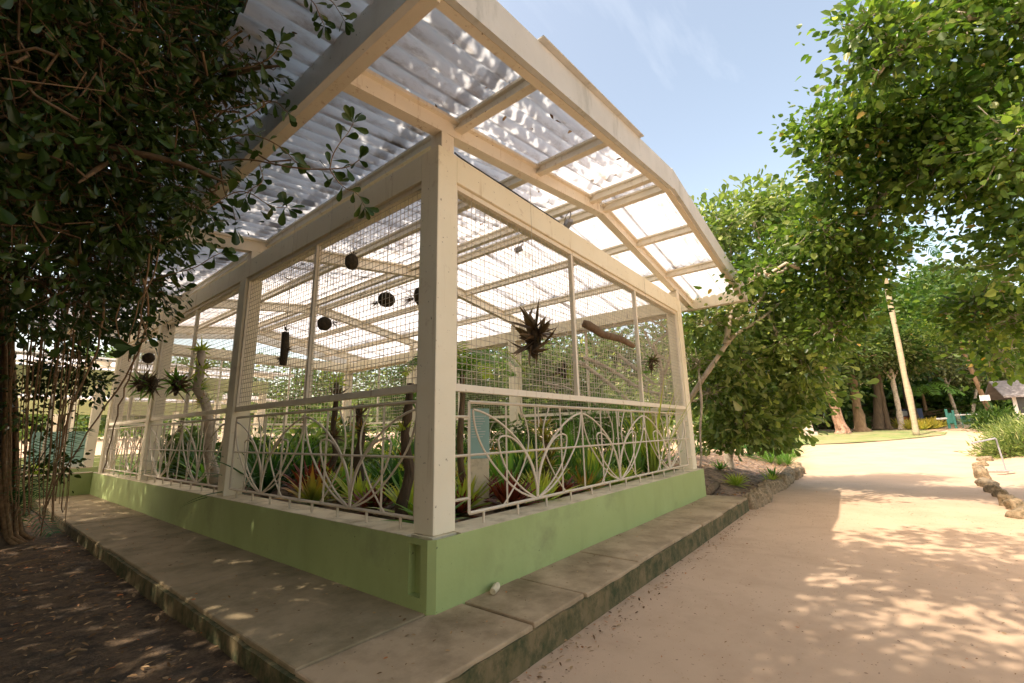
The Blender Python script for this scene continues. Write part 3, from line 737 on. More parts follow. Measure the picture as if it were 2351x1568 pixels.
# upper canopy, mostly out of the picture, dappling everything beneath
top = [((-4.2, 1.5, 7.4), (2.8, 2.8, 1.1), 420), ((-4.3, 6.0, 7.4), (3.2, 3.2, 1.2), 440), ((-4.2, 11.0, 7.4), (3.6, 3.4, 1.2), 300), ((-4.1, -2.6, 7.3), (2.0, 2.2, .9), 110), ((-2.6, 2.0, 6.2), (.9, 2.6, .6), 110), ((-2.6, 7.5, 6.0), (1.0, 3.5, .7), 130), ((-6.5, -7, 5.5), (3, 2, 2.5), 200),
       ((-1.0, 3.0, 8.0), (1.3, 2.6, .6), 80), ((-1.2, 7.0, 8.1), (1.5, 2.4, .7), 50), ]
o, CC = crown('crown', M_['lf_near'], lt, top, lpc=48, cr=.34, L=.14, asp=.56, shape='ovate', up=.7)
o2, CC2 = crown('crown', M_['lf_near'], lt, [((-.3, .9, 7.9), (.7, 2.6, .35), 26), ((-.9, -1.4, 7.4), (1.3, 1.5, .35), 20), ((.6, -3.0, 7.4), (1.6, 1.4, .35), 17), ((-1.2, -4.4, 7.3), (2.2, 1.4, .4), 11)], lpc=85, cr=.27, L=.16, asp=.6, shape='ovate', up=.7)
o3, CC3 = crown('crown', M_['lf_near'], lt, [((-8, 3, 6.0), (2.5, 9, 2.2), 330), ((-9.5, 2, 3.0), (2, 9, 3.0), 330), ((-7, -7.5, 4), (3.4, 3, 3.2), 220), ((-4.5, 15, 5.5), (4, 1.5, 1.6), 120)], lpc=34, cr=.5, L=.26, asp=.6, shape='ovate', up=.5)  # unseen leaf masses added left and behind the camera to block sky light
tw_ = MB()
for (c, rad, nc), cc in zip(top, CC):
    for q in cc[::9]: tw_.tube(wander(Vector(c)-Vector((0, 0, .3)), Vector(q), 4, .05), lerp_list(.035, .008, 5), 4, cap=False)
tw_.build('branch', M_['darkbark'], o, smooth=True)

# sprays of paddle leaves reaching in front of the roof
def spray(pts, r0, leaves, L=.085, ends=True, tone=.5):
    p = smooth_path(pts, 2); b = MB(); b.tube(p, lerp_list(r0, r0*.4, len(p)), 5)
    b.build('twig', M_['root'], lt, smooth=True)
    P = []; D = []
    for k in range(leaves):
        f = .15+.85*k/(leaves-1); i = min(len(p)-2, int(f*(len(p)-1))); q = p[i]; d = (p[i+1]-p[i]).normalized()
        s = d.cross(RGT.cross(UPV)).normalized()*(1 if k % 2 else -1)
        s = (s*.9+d*.5+Vector((random.gauss(0, .45), random.gauss(0, .45), random.gauss(-.25, .4))))
        P.append(tuple(q)); D.append(tuple(s))
    for _ in range(4 if ends else 0):
        d = (p[-1]-p[-3]).normalized(); P.append(tuple(p[-1])); D.append(tuple(d+Vector((random.gauss(0, .5), random.gauss(0, .5), random.gauss(0, .5)))))
    P = np.array(P); D = np.array(D); n = len(P)
    N = -np.array(FWD)[None, :]+RNG.normal(size=(n, 3))*.55
    LL = L*RNG.uniform(.75, 1.25, n)
    leaf_mesh('leaf_spray', M_['lf_near'], lt, P, D, N, LL, LL*RNG.uniform(.42, .62, n), np.clip(RNG.normal(tone, .2, n), 0, .9), 'paddle', fold=.1)
def cp(a, b, d): return at(a*.4027, b*.4027, d)      # pixels of an enlarged corner view
D1 = 2.7
spray([cp(1150, 930, 3.2), cp(1400, 900, 3.0), cp(1600, 945, D1), cp(1750, 965, D1), cp(1880, 965, D1), cp(1990, 955, D1), cp(2050, 910, D1)], .007, 18)
spray([cp(1880, 965, D1), cp(1895, 885, D1), cp(1940, 810, D1), cp(1985, 760, D1), cp(2015, 700, D1)], .0045, 9)
spray([cp(1880, 965, D1), cp(1920, 1030, D1), cp(1975, 1080, D1), cp(2040, 1100, D1), cp(2080, 1180, D1)], .004, 9)
spray([cp(1180, 1190, 3.0), cp(1330, 1090, 3.0), cp(1430, 1095, 2.9), cp(1540, 1180, 2.9), cp(1640, 1185, 2.9)], .005, 13, .10)
spray([cp(1330, 700, 3.2), cp(1450, 640, 3.2), cp(1560, 560, 3.1), cp(1640, 640, 3.1)], .006, 12)
spray([cp(1300, 400, 3.2), cp(1450, 380, 3.1), cp(1560, 320, 3.0), cp(1600, 240, 3.0)], .006, 14, .10)
spray([cp(1250, 800, 3.2), cp(1400, 760, 3.1), cp(1520, 790, 3.0), cp(1620, 850, 3.0), cp(1690, 930, 3.0)], .006, 14)
spray([cp(1480, 940, 3.0), cp(1510, 1040, 2.9), cp(1420, 1080, 2.9), cp(1400, 1130, 2.9)], .004, 8)
spray([cp(880, 1590, 3.3), cp(1000, 1555, 3.2), cp(1110, 1530, 3.2), cp(1200, 1470, 3.1), cp(1260, 1440, 3.1)], .005, 10, .11)
spray([cp(950, 1380, 3.4), cp(1040, 1340, 3.4), cp(1110, 1350, 3.4)], .004, 9, .06)
spray([cp(1700, -60, 3.0), cp(1790, 10, 3.0), cp(1820, 80, 3.0), cp(1850, 150, 3.0)], .005, 12, .085)
spray([cp(1800, -50, 3.0), cp(1890, 0, 3.0), cp(1930, 60, 3.0), cp(1965, 120, 3.0)], .004, 9, .085)
spray([cp(800, 1800, 3.6), cp(850, 1930, 3.6), cp(760, 1980, 3.6)], .006, 10, .14, tone=.25)
spray([cp(1050, 1150, 3.2), cp(1160, 1200, 3.2), cp(1230, 1260, 3.2)], .005, 12, .09)
# long hanging roots swinging in front of the pavilion
def hang(pts, r):
    p = smooth_path(pts, 2); MB().tube([q+Vector((random.gauss(0, .006), random.gauss(0, .006), 0)) for q in p], lerp_list(r, r*.6, len(p)), 6).build('aerial_root', M_['root'], lt, smooth=True)
hang([at(345, 560, 3.6), at(330, 700, 3.7), at(312, 800, 3.8), at(295, 880, 3.9), at(262, 960, 4.1), at(238, 1085, 4.3)], .008)
hang([at(330, 640, 3.6), at(345, 740, 3.7), at(300, 850, 3.8), at(215, 970, 4.0), at(120, 1120, 4.3), at(92, 1230, 4.6)], .009)
hang([at(240, 640, 4.2), at(236, 740, 4.2), at(218, 830, 4.2), at(165, 920, 4.2), at(130, 1060, 4.3), at(100, 1180, 4.4)], .011)
hang([at(280, 660, 4.2), at(262, 770, 4.2), at(300, 790, 4.2), at(295, 830, 4.2)], .007)
hang([at(370, 540, 3.5), at(350, 650, 3.6), at(310, 720, 3.6), at(290, 800, 3.7)], .006)
hang([at(175, 640, 4.6), at(165, 800, 4.6), at(150, 950, 4.6), at(128, 1150, 4.7)], .008)
for k in range(24):
    u = random.uniform(20, 200); d = random.uniform(4.6, 6.8)
    hang([at(u+random.uniform(-10, 30), 600, d), at(u+random.uniform(-14, 14), 800, d), at(u*.8+random.uniform(-10, 10), 1000, d), at(u*.75, 1150+random.uniform(0, 60), d)], random.uniform(.005, .013))

# palm frond and small palm at the foot of the tree
def frond_mb(pts, nl, L, w_=.02, sweep=.6, droop=.35):
    p = smooth_path(pts, 2); b = MB(); b.tube(p, lerp_list(w_*.5, w_*.15, len(p)), 5)
    n = len(p)
    for k in range(nl):
        f = .12+.88*k/nl; i = min(n-2, int(f*(n-1))); q = p[i].lerp(p[i+1], f*(n-1)-i); d = (p[i+1]-p[i]).normalized()
        s = d.cross(Vector((0, 0, 1))).normalized()
        ll = L*(math.sin(math.pi*(.12+.8*f))**.7)*random.uniform(.85, 1.1)
        for sg in (-1, 1):
            e = (s*sg+d*sweep+Vector((0, 0, .15))).normalized(); m1 = q+e*ll*.5; m2 = q+e*ll+Vector((0, 0, -droop*ll))
            wv = d*w_*.55
            b.add([q-wv*.5, q+wv*.5, m1+wv, m1-wv, m2], [(0, 1, 2, 3), (3, 2, 4)], random.uniform(.2, .8))
    return b
fr_root = ghit(20, 1230)+Vector((0, 0, .05))
pr_ = at(20, 1215, 7.6); pr_.z = -.17
sp = thing('small_palm', pr_, 'small feathery palm growing from dark soil at the foot of the strangler tree', 'palm')
for a, e in ((at(25, 1190, 7.2), at(45, 1130, 7.0)), (at(60, 1150, 7.0), at(125, 1225, 6.8)), (at(40, 1120, 7.2), at(-20, 1180, 7.0)), (at(70, 1080, 7.0), at(110, 1140, 6.6))):
    frond_mb([pr_, a, e], 26, .30, .022).build('frond', M_['lf_fern'], sp)
frond_mb([pr_, at(60, 1120, 7.0), at(95, 1045, 6.6), at(130, 1005, 6.3), at(180, 985, 6.1)], 30, .42, .024, droop=.3).build('frond', M_['lf_fern'], sp)

# ---------------------------------------------------------------- right-hand trees
rbase = Vector((11.5, -9.2, G(11.5, -9.2)))
fork = Vector((10.2, -7.6, 5.2))
rb_ = [(1985, 50, 7.0, .42, 22), (2050, 110, 7.0, .50, 34), (2010, 180, 7.0, .22, 8), (2190, 10, 7.2, .95, 80), (2330, 60, 7.4, 1.0, 80), (2290, 230, 8, 1.1, 100), (2140, 250, 8, .85, 80), (2020, 290, 8.3, .75, 62), (1925, 290, 8.5, .55, 40), (1865, 290, 8.7, .26, 12),
       (1905, 375, 8.7, .36, 20), (2020, 420, 9, 1.0, 90), (2150, 380, 8, .8, 70), (2320, 400, 7.6, .9, 70), (1880, 520, 9.5, .8, 60), (2340, 540, 8, .55, 36), (2335, 740, 9, .85, 60), (2235, 700, 9.5, .62, 36), (1980, 580, 9.6, .9, 80), (1890, 650, 10, .8, 60),
       (1790, 600, 10.5, .6, 34), (1975, 700, 9.8, .5, 18), (1905, 760, 10, .55, 30), (2290, 830, 10, .45, 22), (2380, 300, 6.5, 1.0, 60), (2420, 560, 7, 1.0, 60), (1720, 640, 9.0, .16, 5), (1735, 620, 9.0, .2, 8)]
tree('overhanging_tree', 'big leafy tree whose fresh green branches overhang the sandy path from the right', 'tree', rbase,
     [([rbase, (11.4, -9.0, 1.5), (11.0, -8.4, 3.5), fork], .30, .19),
      ([fork, at(2420, 230, 7.4), at(2260, 290, 7.9), at(2140, 335, 8.2), at(2060, 400, 8.6), at(1985, 520, 9.2), at(1940, 640, 9.8)], .16, .035),
      ([fork, at(2420, 60, 7.2), at(2300, 20, 7.2), at(2150, 60, 7.1), at(2040, 130, 7.0)], .12, .02),
      ([at(2140, 335, 8.2), at(2040, 300, 8.3), at(1940, 290, 8.5)], .05, .012),
      ([fork, at(2430, 560, 8.2), at(2330, 620, 8.8), at(2260, 700, 9.3)], .11, .03),
      ([at(2060, 400, 8.6), at(1960, 520, 9.4), at(1870, 600, 9.9), at(1800, 610, 10.4)], .05, .012)],
     [B_(q[0], q[1], q[2], q[3], int(q[4]*1.12)) for q in rb_], M_['palebark'], M_['lf_round'], lpc=20, cr=.23, L=.122, asp=.70, shape='ovate', up=.3, bits=22, tw=.012)

# raised bed with the leathery-leaved shrub tree, beyond the pavilion
def mound(x, y):
    e = min(sstep(-.75, 1.8, y-.05*(x-9)), sstep(24, 19, x) if x > 19 else 1)
    return -.13+.48*e*sstep(7.6, 12.5, x)
def bed_patch():
    b = MB(); X = np.arange(7.72, 25.5, .35); nY = 44
    for i, x in enumerate(X):
        y0 = -.66+.10*math.sin(x*.9) if x < 17 else -.66+(x-17)**2*.06
        for j in range(nY):
            y = y0+(15-y0)*(j/(nY-1))**1.5
            b.v.append((x, y, mound(x, y)+.05*mnoise.noise(Vector((x*1.5, y*1.5, 2))))); b.a.append(0)
    for i in range(len(X)-1):
        for j in range(nY-1): b.f.append((i*nY+j, (i+1)*nY+j, (i+1)*nY+j+1, i*nY+j+1))
    tag(b.build('garden_bed', M_['bedsoil'], smooth=True), kind='structure')
bed_patch()
cbase = at(1668, 1040, 14.0); cbase.z = mound(cbase.x, cbase.y)
cl = [(1650, 530, 11.5, .7, 40), (1720, 490, 12, .75, 44), (1790, 480, 12.2, .7, 36), (1850, 540, 12.4, .8, 40), (1680, 620, 11.8, .9, 50), (1625, 740, 11.4, .8, 44), (1760, 690, 12, 1.0, 56), (1850, 720, 12.2, .9, 46), (1700, 830, 12, 1.0, 46), (1820, 860, 12.2, .9, 48),
      (1640, 900, 12, .7, 24), (1760, 950, 12.6, .7, 30), (1850, 900, 12.6, .5, 22), (1600, 640, 12.5, .7, 30), (1660, 980, 12.8, .6, 16), (1740, 1010, 13, .5, 16), (1650, 1000, 12.6, .45, 22), (1780, 990, 12.6, .5, 22), (1700, 960, 12.2, .6, 26), (1790, 780, 11.4, .5, 20), (1800, 940, 13, .6, 26), (1690, 930, 12.4, .6, 26), (1600, 830, 12, .6, 24), (1840, 820, 11.6, .6, 26)]
tree('leathery_shrub_tree', 'spreading shrub tree with thick pale crooked limbs and leathery paddle leaves beside the pavilion end', 'tree', cbase,
     [([cbase, at(1672, 980, 13.8), at(1690, 920, 13.2), at(1718, 870, 12.6)], .13, .09),
      ([at(1560, 960, 12.0), at(1600, 890, 11.3), at(1642, 828, 10.9), at(1668, 790, 10.9), at(1690, 765, 11), at(1745, 735, 11.2), at(1790, 695, 11.4)], .075, .025),
      ([at(1668, 790, 10.9), at(1672, 740, 11), at(1690, 690, 11.1), at(1700, 650, 11.3)], .09, .03),
      ([at(1690, 735, 11.0), at(1730, 705, 11.1), at(1752, 680, 11.3), at(1775, 640, 11.6)], .05, .02),
      ([at(1718, 870, 12.6), at(1722, 800, 12.2), at(1735, 730, 12), at(1760, 650, 12)], .06, .02),
      ([at(1745, 735, 11.2), at(1730, 690, 11.2), at(1690, 670, 11.2)], .03, .012),
      ([cbase, at(1700, 960, 13.4), at(1760, 860, 12.8), at(1830, 770, 12.4)], .07, .025),
      ([at(1606, 870, 11.2), at(1612, 930, 11.2), at(1606, 990, 11.2), at(1612, 1060, 11.3), at(1600, 1090, 11.4)], .035, .02),
      ([at(1722, 870, 12.6), at(1695, 820, 11.9), at(1700, 760, 11.6)], .03, .015)],
     [B_(q[0], q[1], q[2], q[3], int(q[4]*1.45)) for q in cl], M_['palebark'], M_['lf_clusia'], lpc=14, cr=.27, L=.20, asp=.56, shape='paddle', up=.3, zmin=.75, bits=20, tw=.013)

# vegetation screen behind the pavilion's far side, with pale bare branches
def bigshrub(name, label, blobs, base, leaf='lf_far', L=.13, lpc=26, cr=.26, bark='bark', cat='tree', r=.12, **k):
    base = Vector(base); limbs = [([base, base+Vector((.1, 0, .8)), base+Vector((0, .2, 1.8))], r, r*.6)]
    for c, rad, nc in blobs[:4]: limbs.append(([base+Vector((0, .2, 1.6)), (base+Vector(c))/2+Vector((0, 0, .7)), c], r*.5, .02))
    return tree(name, label, cat, base, limbs, blobs, M_[bark], M_[leaf], lpc=lpc, cr=cr, L=L, bits=8, **k)
# unseen west-side leaf mass, added to keep the left in deep shade
bigshrub('shade_thicket', 'unseen leaf mass left of the camera, added to deepen the shady side', [((-6.6, 2, 2.6), (1.5, 3.4, 3.2), 420), ((-6.3, -4.5, 2.6), (1.4, 2.6, 3.0), 330), ((-6.6, 9, 2.8), (2, 3.6, 3.4), 380)], (-7, 2, -.2), leaf='lf_near', L=.16, cr=.34)
bigshrub('dense_shrub', 'dense glossy shrub seen through the mesh just behind the pavilion corner post', [((9.6, 4.5, 2.0), (1.0, 1.6, 1.5), 100), ((9.8, 5.5, 3.6), (1.0, 1.5, 1.0), 70), ((9.4, 3.2, 1.3), (.8, 1.0, .9), 50)], (9.8, 4.5, .2))
bigshrub('dense_shrub', 'dense shrub behind the mesh at the middle of the far side', [((9.8, 8.6, 2.0), (1.1, 1.8, 1.6), 110), ((10, 9, 3.7), (1.1, 1.7, 1.0), 70)], (9.9, 8.5, .2), leaf='lf_far')
bigshrub('dense_shrub', 'darker shrub behind the far end of the pavilion side', [((9.9, 12.6, 2.2), (1.2, 2.0, 1.8), 110), ((10, 13, 4.0), (1.2, 1.8, 1.0), 60)], (9.9, 12.5, .2), leaf='lf_hedge')
bigshrub('dense_shrub', 'yellowish green shrub filling the gap behind the right end mesh', [((12.2, 5.6, 2.4), (1.5, 2.2, 2.0), 110), ((12.5, 7.8, 4.2), (1.6, 2.0, 1.2), 80), ((12.0, 2.6, 2.0), (1.1, 1.2, 1.5), 50)], (12.3, 6, .3), leaf='lf_clusia', L=.15, zmin=.3)
pale = thing('bare_branched_tree', (9.0, 2.6, .1), 'tangle of bare whitish branches seen through the right end of the mesh', 'tree')
pl_ = [([(9.0, 2.6, .1), at(1510, 960, 10.4), at(1525, 860, 10.2), at(1500, 790, 10.2)], .07, .03),
       ([at(1525, 860, 10.2), at(1545, 800, 10.2), at(1530, 750, 10.2), at(1490, 735, 10.2)], .04, .02),
       ([at(1330, 830, 10.6), at(1400, 880, 10.4), at(1440, 920, 10.3), at(1510, 960, 10.2)], .05, .035),
       ([at(1340, 820, 10.8), at(1400, 845, 10.6), at(1470, 895, 10.4), at(1520, 905, 10.3)], .055, .03),
       ([at(1420, 815, 10.8), at(1465, 850, 10.6), at(1500, 880, 10.4)], .045, .03),
       ([at(1250, 880, 11), at(1310, 890, 10.8), at(1370, 930, 10.6)], .03, .02),
       ([at(1500, 790, 10.2), at(1540, 760, 10.3), at(1560, 720, 10.4)], .03, .015),
       ([at(1480, 760, 10.2), at(1500, 810, 10.2), at(1540, 830, 10.2), at(1555, 900, 10.2), at(1530, 960, 10.2)], .028, .018)]
for pts, ra, rb in pl_:
    p = smooth_path(pts, 2); MB().tube(p, lerp_list(ra, rb, len(p)), 7).build('limb', M_['palebark'], pale, smooth=True)
tb = MB()
for k in range(60):
    a = at(random.uniform(1300, 1560), random.uniform(740, 960), random.uniform(10, 11)); e = a+Vector((random.gauss(0, .4), random.gauss(0, .4), random.gauss(-.3, .5)))
    tb.tube(wander(a, e, 4, .1), lerp_list(.012, .005, 5), 4, cap=False)
tb.build('twig', M_['palebark'], pale, smooth=True)

# ---------------------------------------------------------------- rosette plants
def rosette(name, m, n, L, W, spread=(15, 78), arch=.5, v0=0., v1=1., seg=5, spine=.0, jitter=.12, prof='strap', fold=.25):
    b = MB()
    for k in range(n):
        f = (k+.5)/n; az = k*2.39996+random.gauss(0, .12); el = R(90-(spread[0]+(spread[1]-spread[0])*f)+random.gauss(0, 5))
        ll = L*random.uniform(1-jitter, 1+jitter)*(.65+.35*min(1, f*2.2)); ww = W*random.uniform(.85, 1.1)
        p = Vector((0, 0, .02)); d = Vector((math.cos(az)*math.cos(el), math.sin(az)*math.cos(el), math.sin(el)))
        s = Vector((-math.sin(az), math.cos(az), 0)); st = ll/seg; rows = []
        tv = random.uniform(-.12, .12)
        for i in range(seg+1):
            t = i/seg
            wv = ww*(1-t**3)*(.75+.5*math.sin(math.pi*min(1, t*1.1))) if prof == 'strap' else ww*(1-t)**.8*(.6+.6*t if t < .4 else .84)
            wv = max(wv, .002); u = s.cross(d).normalized()
            rows.append((p+s*wv*.5+u*wv*fold*-1*-1, p.copy(), p-s*wv*.5+u*wv*fold, min(1, max(0, v0+(v1-v0)*t+tv))))
            p = p+d*st; d = (d+Vector((0, 0, -1))*arch*st/ll*(.35+1.3*t)).normalized()
        base = len(b.v)
        for r in rows:
            b.v += [tuple(r[0]), tuple(r[1]), tuple(r[2])]; b.a += [r[3]]*3
        for i in range(seg):
            q = base+i*3; b.f += [(q, q+1, q+4, q+3), (q+1, q+2, q+5, q+4)]
    return b.build(name, m, smooth=True)
kinds = {}   # kind -> (prototypes, name, look)
def proto(kind, name, look, cat, objs): kinds[kind] = dict(objs=objs, name=name, look=look, cat=cat, used=[False]*len(objs))
proto('green', 'bromeliad', 'mid green bromeliad', 'bromeliad', [rosette('bromeliad', M_['br_green'], 22, .42, .055), rosette('bromeliad', M_['br_green'], 18, .5, .065, (10, 70), .4)])
proto('lime', 'bromeliad', 'lime yellow bromeliad', 'bromeliad', [rosette('bromeliad', M_['br_lime'], 32, .36, .045, (14, 82), .6), rosette('bromeliad', M_['br_lime'], 28, .44, .05, (10, 75), .6)])
proto('red', 'bromeliad', 'dark red bromeliad', 'bromeliad', [rosette('bromeliad', M_['br_red'], 34, .40, .06, (6, 74), .55), rosette('bromeliad', M_['br_red'], 28, .34, .05, (10, 80), .6)])
proto('orange', 'bromeliad', 'orange tipped bromeliad', 'bromeliad', [rosette('bromeliad', M_['br_orange'], 30, .4, .045, (8, 75), .6)])
proto('strappy', 'strappy_plant', 'dark green strappy clump', 'plant', [rosette('strappy_plant', M_['br_dark'], 46, .85, .035, (6, 70), 1.1, seg=7), rosette('strappy_plant', M_['br_dark'], 38, .7, .04, (6, 75), 1.2, seg=7)])
proto('spiky', 'spiky_plant', 'fine spiky green tuft', 'plant', [rosette('spiky_plant', M_['br_green'], 60, .75, .016, (4, 62), .6, prof='p')])
proto('tall', 'vase_bromeliad', 'tall upright vase bromeliad', 'bromeliad', [rosette('vase_bromeliad', M_['br_lime'], 16, .72, .085, (6, 42), .25), rosette('vase_bromeliad', M_['br_green'], 16, .8, .08, (6, 45), .3)])
def place(kind, loc, label, sc_=1., rz=None, group=None, vi=None):
    K = kinds[kind]; i = random.randrange(len(K['objs'])) if vi is None else vi
    o = K['objs'][i]
    if K['used'][i]: o = o.copy(); COL.objects.link(o)
    K['used'][i] = True
    o.location = loc; o.rotation_euler = (random.gauss(0, .06), random.gauss(0, .06), random.uniform(0, 6.28) if rz is None else rz)
    s = sc_*random.uniform(.9, 1.12); o.scale = (s, s, s*random.uniform(.95, 1.1))
    tag(o, label, K['cat'], group or (K['look']+'s of the planting bed')); return o
ORD = ['first', 'second', 'third', 'fourth', 'fifth', 'sixth', 'seventh', 'eighth', 'ninth', 'tenth', 'eleventh', 'twelfth', 'thirteenth']
ROWN = ['front row by the front railing']+['%s row from the front railing' % o for o in ORD[1:12]]
rowplan = [
    ['green', 'red', 'red', 'lime', 'red', 'orange', 'green', 'lime', 'lime', 'tall', 'tall'],
    ['lime', 'lime', 'red', 'tall', 'lime', 'green', 'orange', 'tall', 'green', 'strappy', 'tall'],
    ['red', 'green', 'green', 'lime', 'green', 'strappy', 'tall', 'spiky', 'spiky', 'tall', 'green'],
    ['lime', 'strappy', 'lime', 'orange', 'lime', 'orange', 'spiky', 'spiky', 'strappy', 'lime', 'strappy'],
    ['orange', 'green', 'strappy', 'red', 'green', 'lime', 'strappy', 'lime', 'tall', 'strappy', 'green'],
    ['red', 'lime', 'green', 'lime', 'strappy', 'tall', 'lime', 'red', 'green', 'lime', 'tall'],
    ['strappy', 'strappy', 'lime', 'orange', 'lime', 'red', 'lime', 'green', 'strappy', 'orange'],
    ['strappy', 'green', 'strappy', 'lime', 'green', 'lime', 'orange', 'tall', 'lime', 'green'],
    ['green', 'strappy', 'lime', 'tall', 'lime', 'green', 'strappy', 'lime', 'tall'],
    ['strappy', 'green', 'orange', 'lime', 'tall', 'lime', 'green', 'tall'],
    ['green', 'lime', 'strappy', 'tall', 'lime', 'green', 'tall'],
]
yrow = [.66, 1.22, 1.85, 2.5, 3.2, 4.0, 4.9, 6.0, 7.4, 9.2, 11.4]
for r_i, row in enumerate(rowplan):
    cnt = {}
    for k, kind in enumerate(row):
        x = .72+(LX-1.5)*(k+.5*(r_i % 2))/len(row)+random.gauss(0, .07); y = yrow[r_i]+random.gauss(0, .08)
        cnt[kind] = cnt.get(kind, 0)+1
        lab = '%s, %s of its kind in the %s' % (kinds[kind]['look'], ORD[cnt[kind]-1], ROWN[r_i])
        place(kind, (x, y, .46), lab, (1.25+.08*r_i if kind not in ('tall', 'strappy', 'spiky') else 1.1+.05*r_i))

# tall plants inside the pavilion
def fern_tree(loc, h, label, nf=11, L=.9):
    t = thing('tree_fern', loc, label, 'tree fern'); l = Vector(loc)
    top = l+Vector((.05, .03, h)); MB().tube(wander(l, top, 6, .01), lerp_list(.052, .036, 7), 9).build('trunk', M_['bark'], t, smooth=True)
    for k in range(nf):
        a = k*6.283/nf+.3; up = random.uniform(.25, .5)
        e = Vector((math.cos(a), math.sin(a), 0))
        frond_mb([top, top+e*L*.35+Vector((0, 0, up*.8)), top+e*L*.75+Vector((0, 0, up*.7)), top+e*L+Vector((0, 0, up*.1))], 26, L*.24, .024, sweep=.35, droop=.15).build('frond', M_['br_lime' if k % 3 == 0 else 'br_green'], t)
    return t
pf = at(1058, 1060, 6.0); pf.z = .46
fern_tree(pf, 1.75, 'slender tree fern with feathery yellow green fronds just right of the corner post')
def trunk_plant(loc, top, r, label, bark='darkbark', lean_roots=True, n_ep=4, name='tree_stump'):
    t = thing(name, loc, label, 'trunk'); l = Vector(loc); T_ = Vector(top)
    p = wander(l, T_, 8, .015); MB().tube(p, [r*(1.25-.5*i/8)*(1+.12*math.sin(i*2.3)) for i in range(9)], 9).build('trunk', M_[bark], t, smooth=True)
    for k in range(n_ep):
        q = p[random.randint(4, 8)]; o = rosette('epiphyte', M_[random.choice(['br_green', 'br_lime', 'br_orange', 'br_dry'])], 14, random.uniform(.16, .3), .03, (10, 85), .5)
        o.parent = t; o.location = q-l; o.rotation_euler = (random.uniform(-1, 1), random.uniform(-1, 1), random.uniform(0, 6))
    return t
q = at(925, 1140, 4.7); q.z = .46
trunk_plant(q, at(942, 880, 4.9), .055, 'dark leaning trunk planted just inside the railing left of the corner post', n_ep=2)
q = at(828, 1080, 6.2); q.z = .46
trunk_plant(q, at(826, 930, 6.2), .06, 'short dark upright stump in the middle of the bed', n_ep=2)
q = at(505, 1040, 8.2); q.z = .46
trunk_plant(q, at(462, 805, 7.9), .09, 'tall pale driftwood post crowded with epiphytes behind the second mesh bay', 'palebark', n_ep=12)
q = at(770, 1000, 7.4); q.z = .46
trunk_plant(q, at(772, 880, 7.4), .05, 'thin trunk topped with small tufts standing in the left part of the bed', n_ep=4)
q = at(1255, 1060, 7.0); q.z = .46
cor = kinds['spiky']
tc_ = thing('corn_leaf_plant', q, 'tall yellow and red leafed plant in the middle of the right bay', 'plant')
MB().tube([q, q+Vector((0, 0, .9))], .03, 7).build('stem', M_['bark'], tc_)
for k in range(7):
    o = rosette('leaf_tuft', M_['br_yellow' if k % 2 else 'br_orange'], 14, .30, .05, (25, 85), .6); o.parent = tc_; o.location = (random.gauss(0, .05), random.gauss(0, .05), .25+k*.12)
def papyrus(loc, label, n=26, h=1.35):
    t = thing('papyrus_clump', loc, label, 'plant'); l = Vector(loc); b = MB(); hb = MB()
    for k in range(n):
        a = random.uniform(0, 6.28); s = random.uniform(.1, .5); hh = h*random.uniform(.7, 1.1)
        e = l+Vector((math.cos(a)*s, math.sin(a)*s, hh)); st = l+Vector((random.gauss(0, .07), random.gauss(0, .07), 0))
        b.tube([st, (st+e)/2+Vector((0, 0, .05)), e], .006, 4, a=.4)
        for j in range(18):
            aa = random.uniform(0, 6.28); ee = e+Vector((math.cos(aa)*.2, math.sin(aa)*.2, random.uniform(-.04, .1)))
            w_ = Vector((0, 0, 1)).cross(ee-e).normalized()*.006
            hb.add([e-w_, e+w_, ee], [(0, 1, 2)], random.uniform(.2, .9))
    b.build('stem', M_['br_green'], t); hb.build('leaf_head', M_['br_green'], t); return t
for (u, v, d, lab, h) in ((1330, 1040, 7.2, 'feathery papyrus clump, nearest of three behind the right railing', 1.35), (1400, 1030, 8.0, 'feathery papyrus clump standing between two others near the right end', 1.5), (1450, 1020, 8.8, 'feathery papyrus clump farthest right, before the end post', 1.35)):
    q = at(u, v, d); q.z = .46; papyrus(q, lab, h=h)
def ribbon_plant(u, v, d, label, h=1.3, m='br_lime'):
    q = at(u, v, d); q.z = .46; t = thing('ribbon_leaf_plant', q, label, 'plant')
    for k in range(3):
        o = rosette('leaf_tuft', M_[m], 20, h*(.6+.2*k), .035, (3, 38), .35); o.parent = t; o.location = (random.gauss(0, .06), random.gauss(0, .06), .05*k)
    return t
ribbon_plant(1490, 1030, 8.6, 'upright bright green ribbon leaf plant beside the right end post', 1.9)
ribbon_plant(1300, 1020, 8.5, 'upright ribbon leaf plant behind the papyrus', 1.2, 'br_green')
ribbon_plant(700, 1010, 7.8, 'broad leafed green plant behind the left railing', 1.1, 'br_green')
ribbon_plant(640, 990, 8.8, 'yellow green ribbon plant deep behind the left railing', 1.0)
ribbon_plant(800, 985, 8.6, 'lush green plant deep in the middle of the left bay', 1.1, 'br_green')
BUSHES = []
def bed_bush(x, y, r, h, leaf, L, label, shape='ovate', asp=.6):
    BUSHES.append(((x, y, .46+h*.5), (r, r, h*.5), int(60*r*h/.3), leaf, L, label, shape, asp))
bed_bush(2.1, 4.6, .45, .9, 'lf_clusia', .16, 'bright heart leafed plant behind the left railing, nearest the corner post')
bed_bush(2.4, 6.4, .55, 1.1, 'lf_clusia', .18, 'big leafed yellow green clump in the middle of the bed')
bed_bush(1.7, 7.9, .5, 1.0, 'lf_hedge', .16, 'dark green broad leafed clump deep in the second bay')
bed_bush(3.6, 7.2, .6, 1.2, 'lf_far', .15, 'tall mid green leafy clump at the centre of the pavilion')
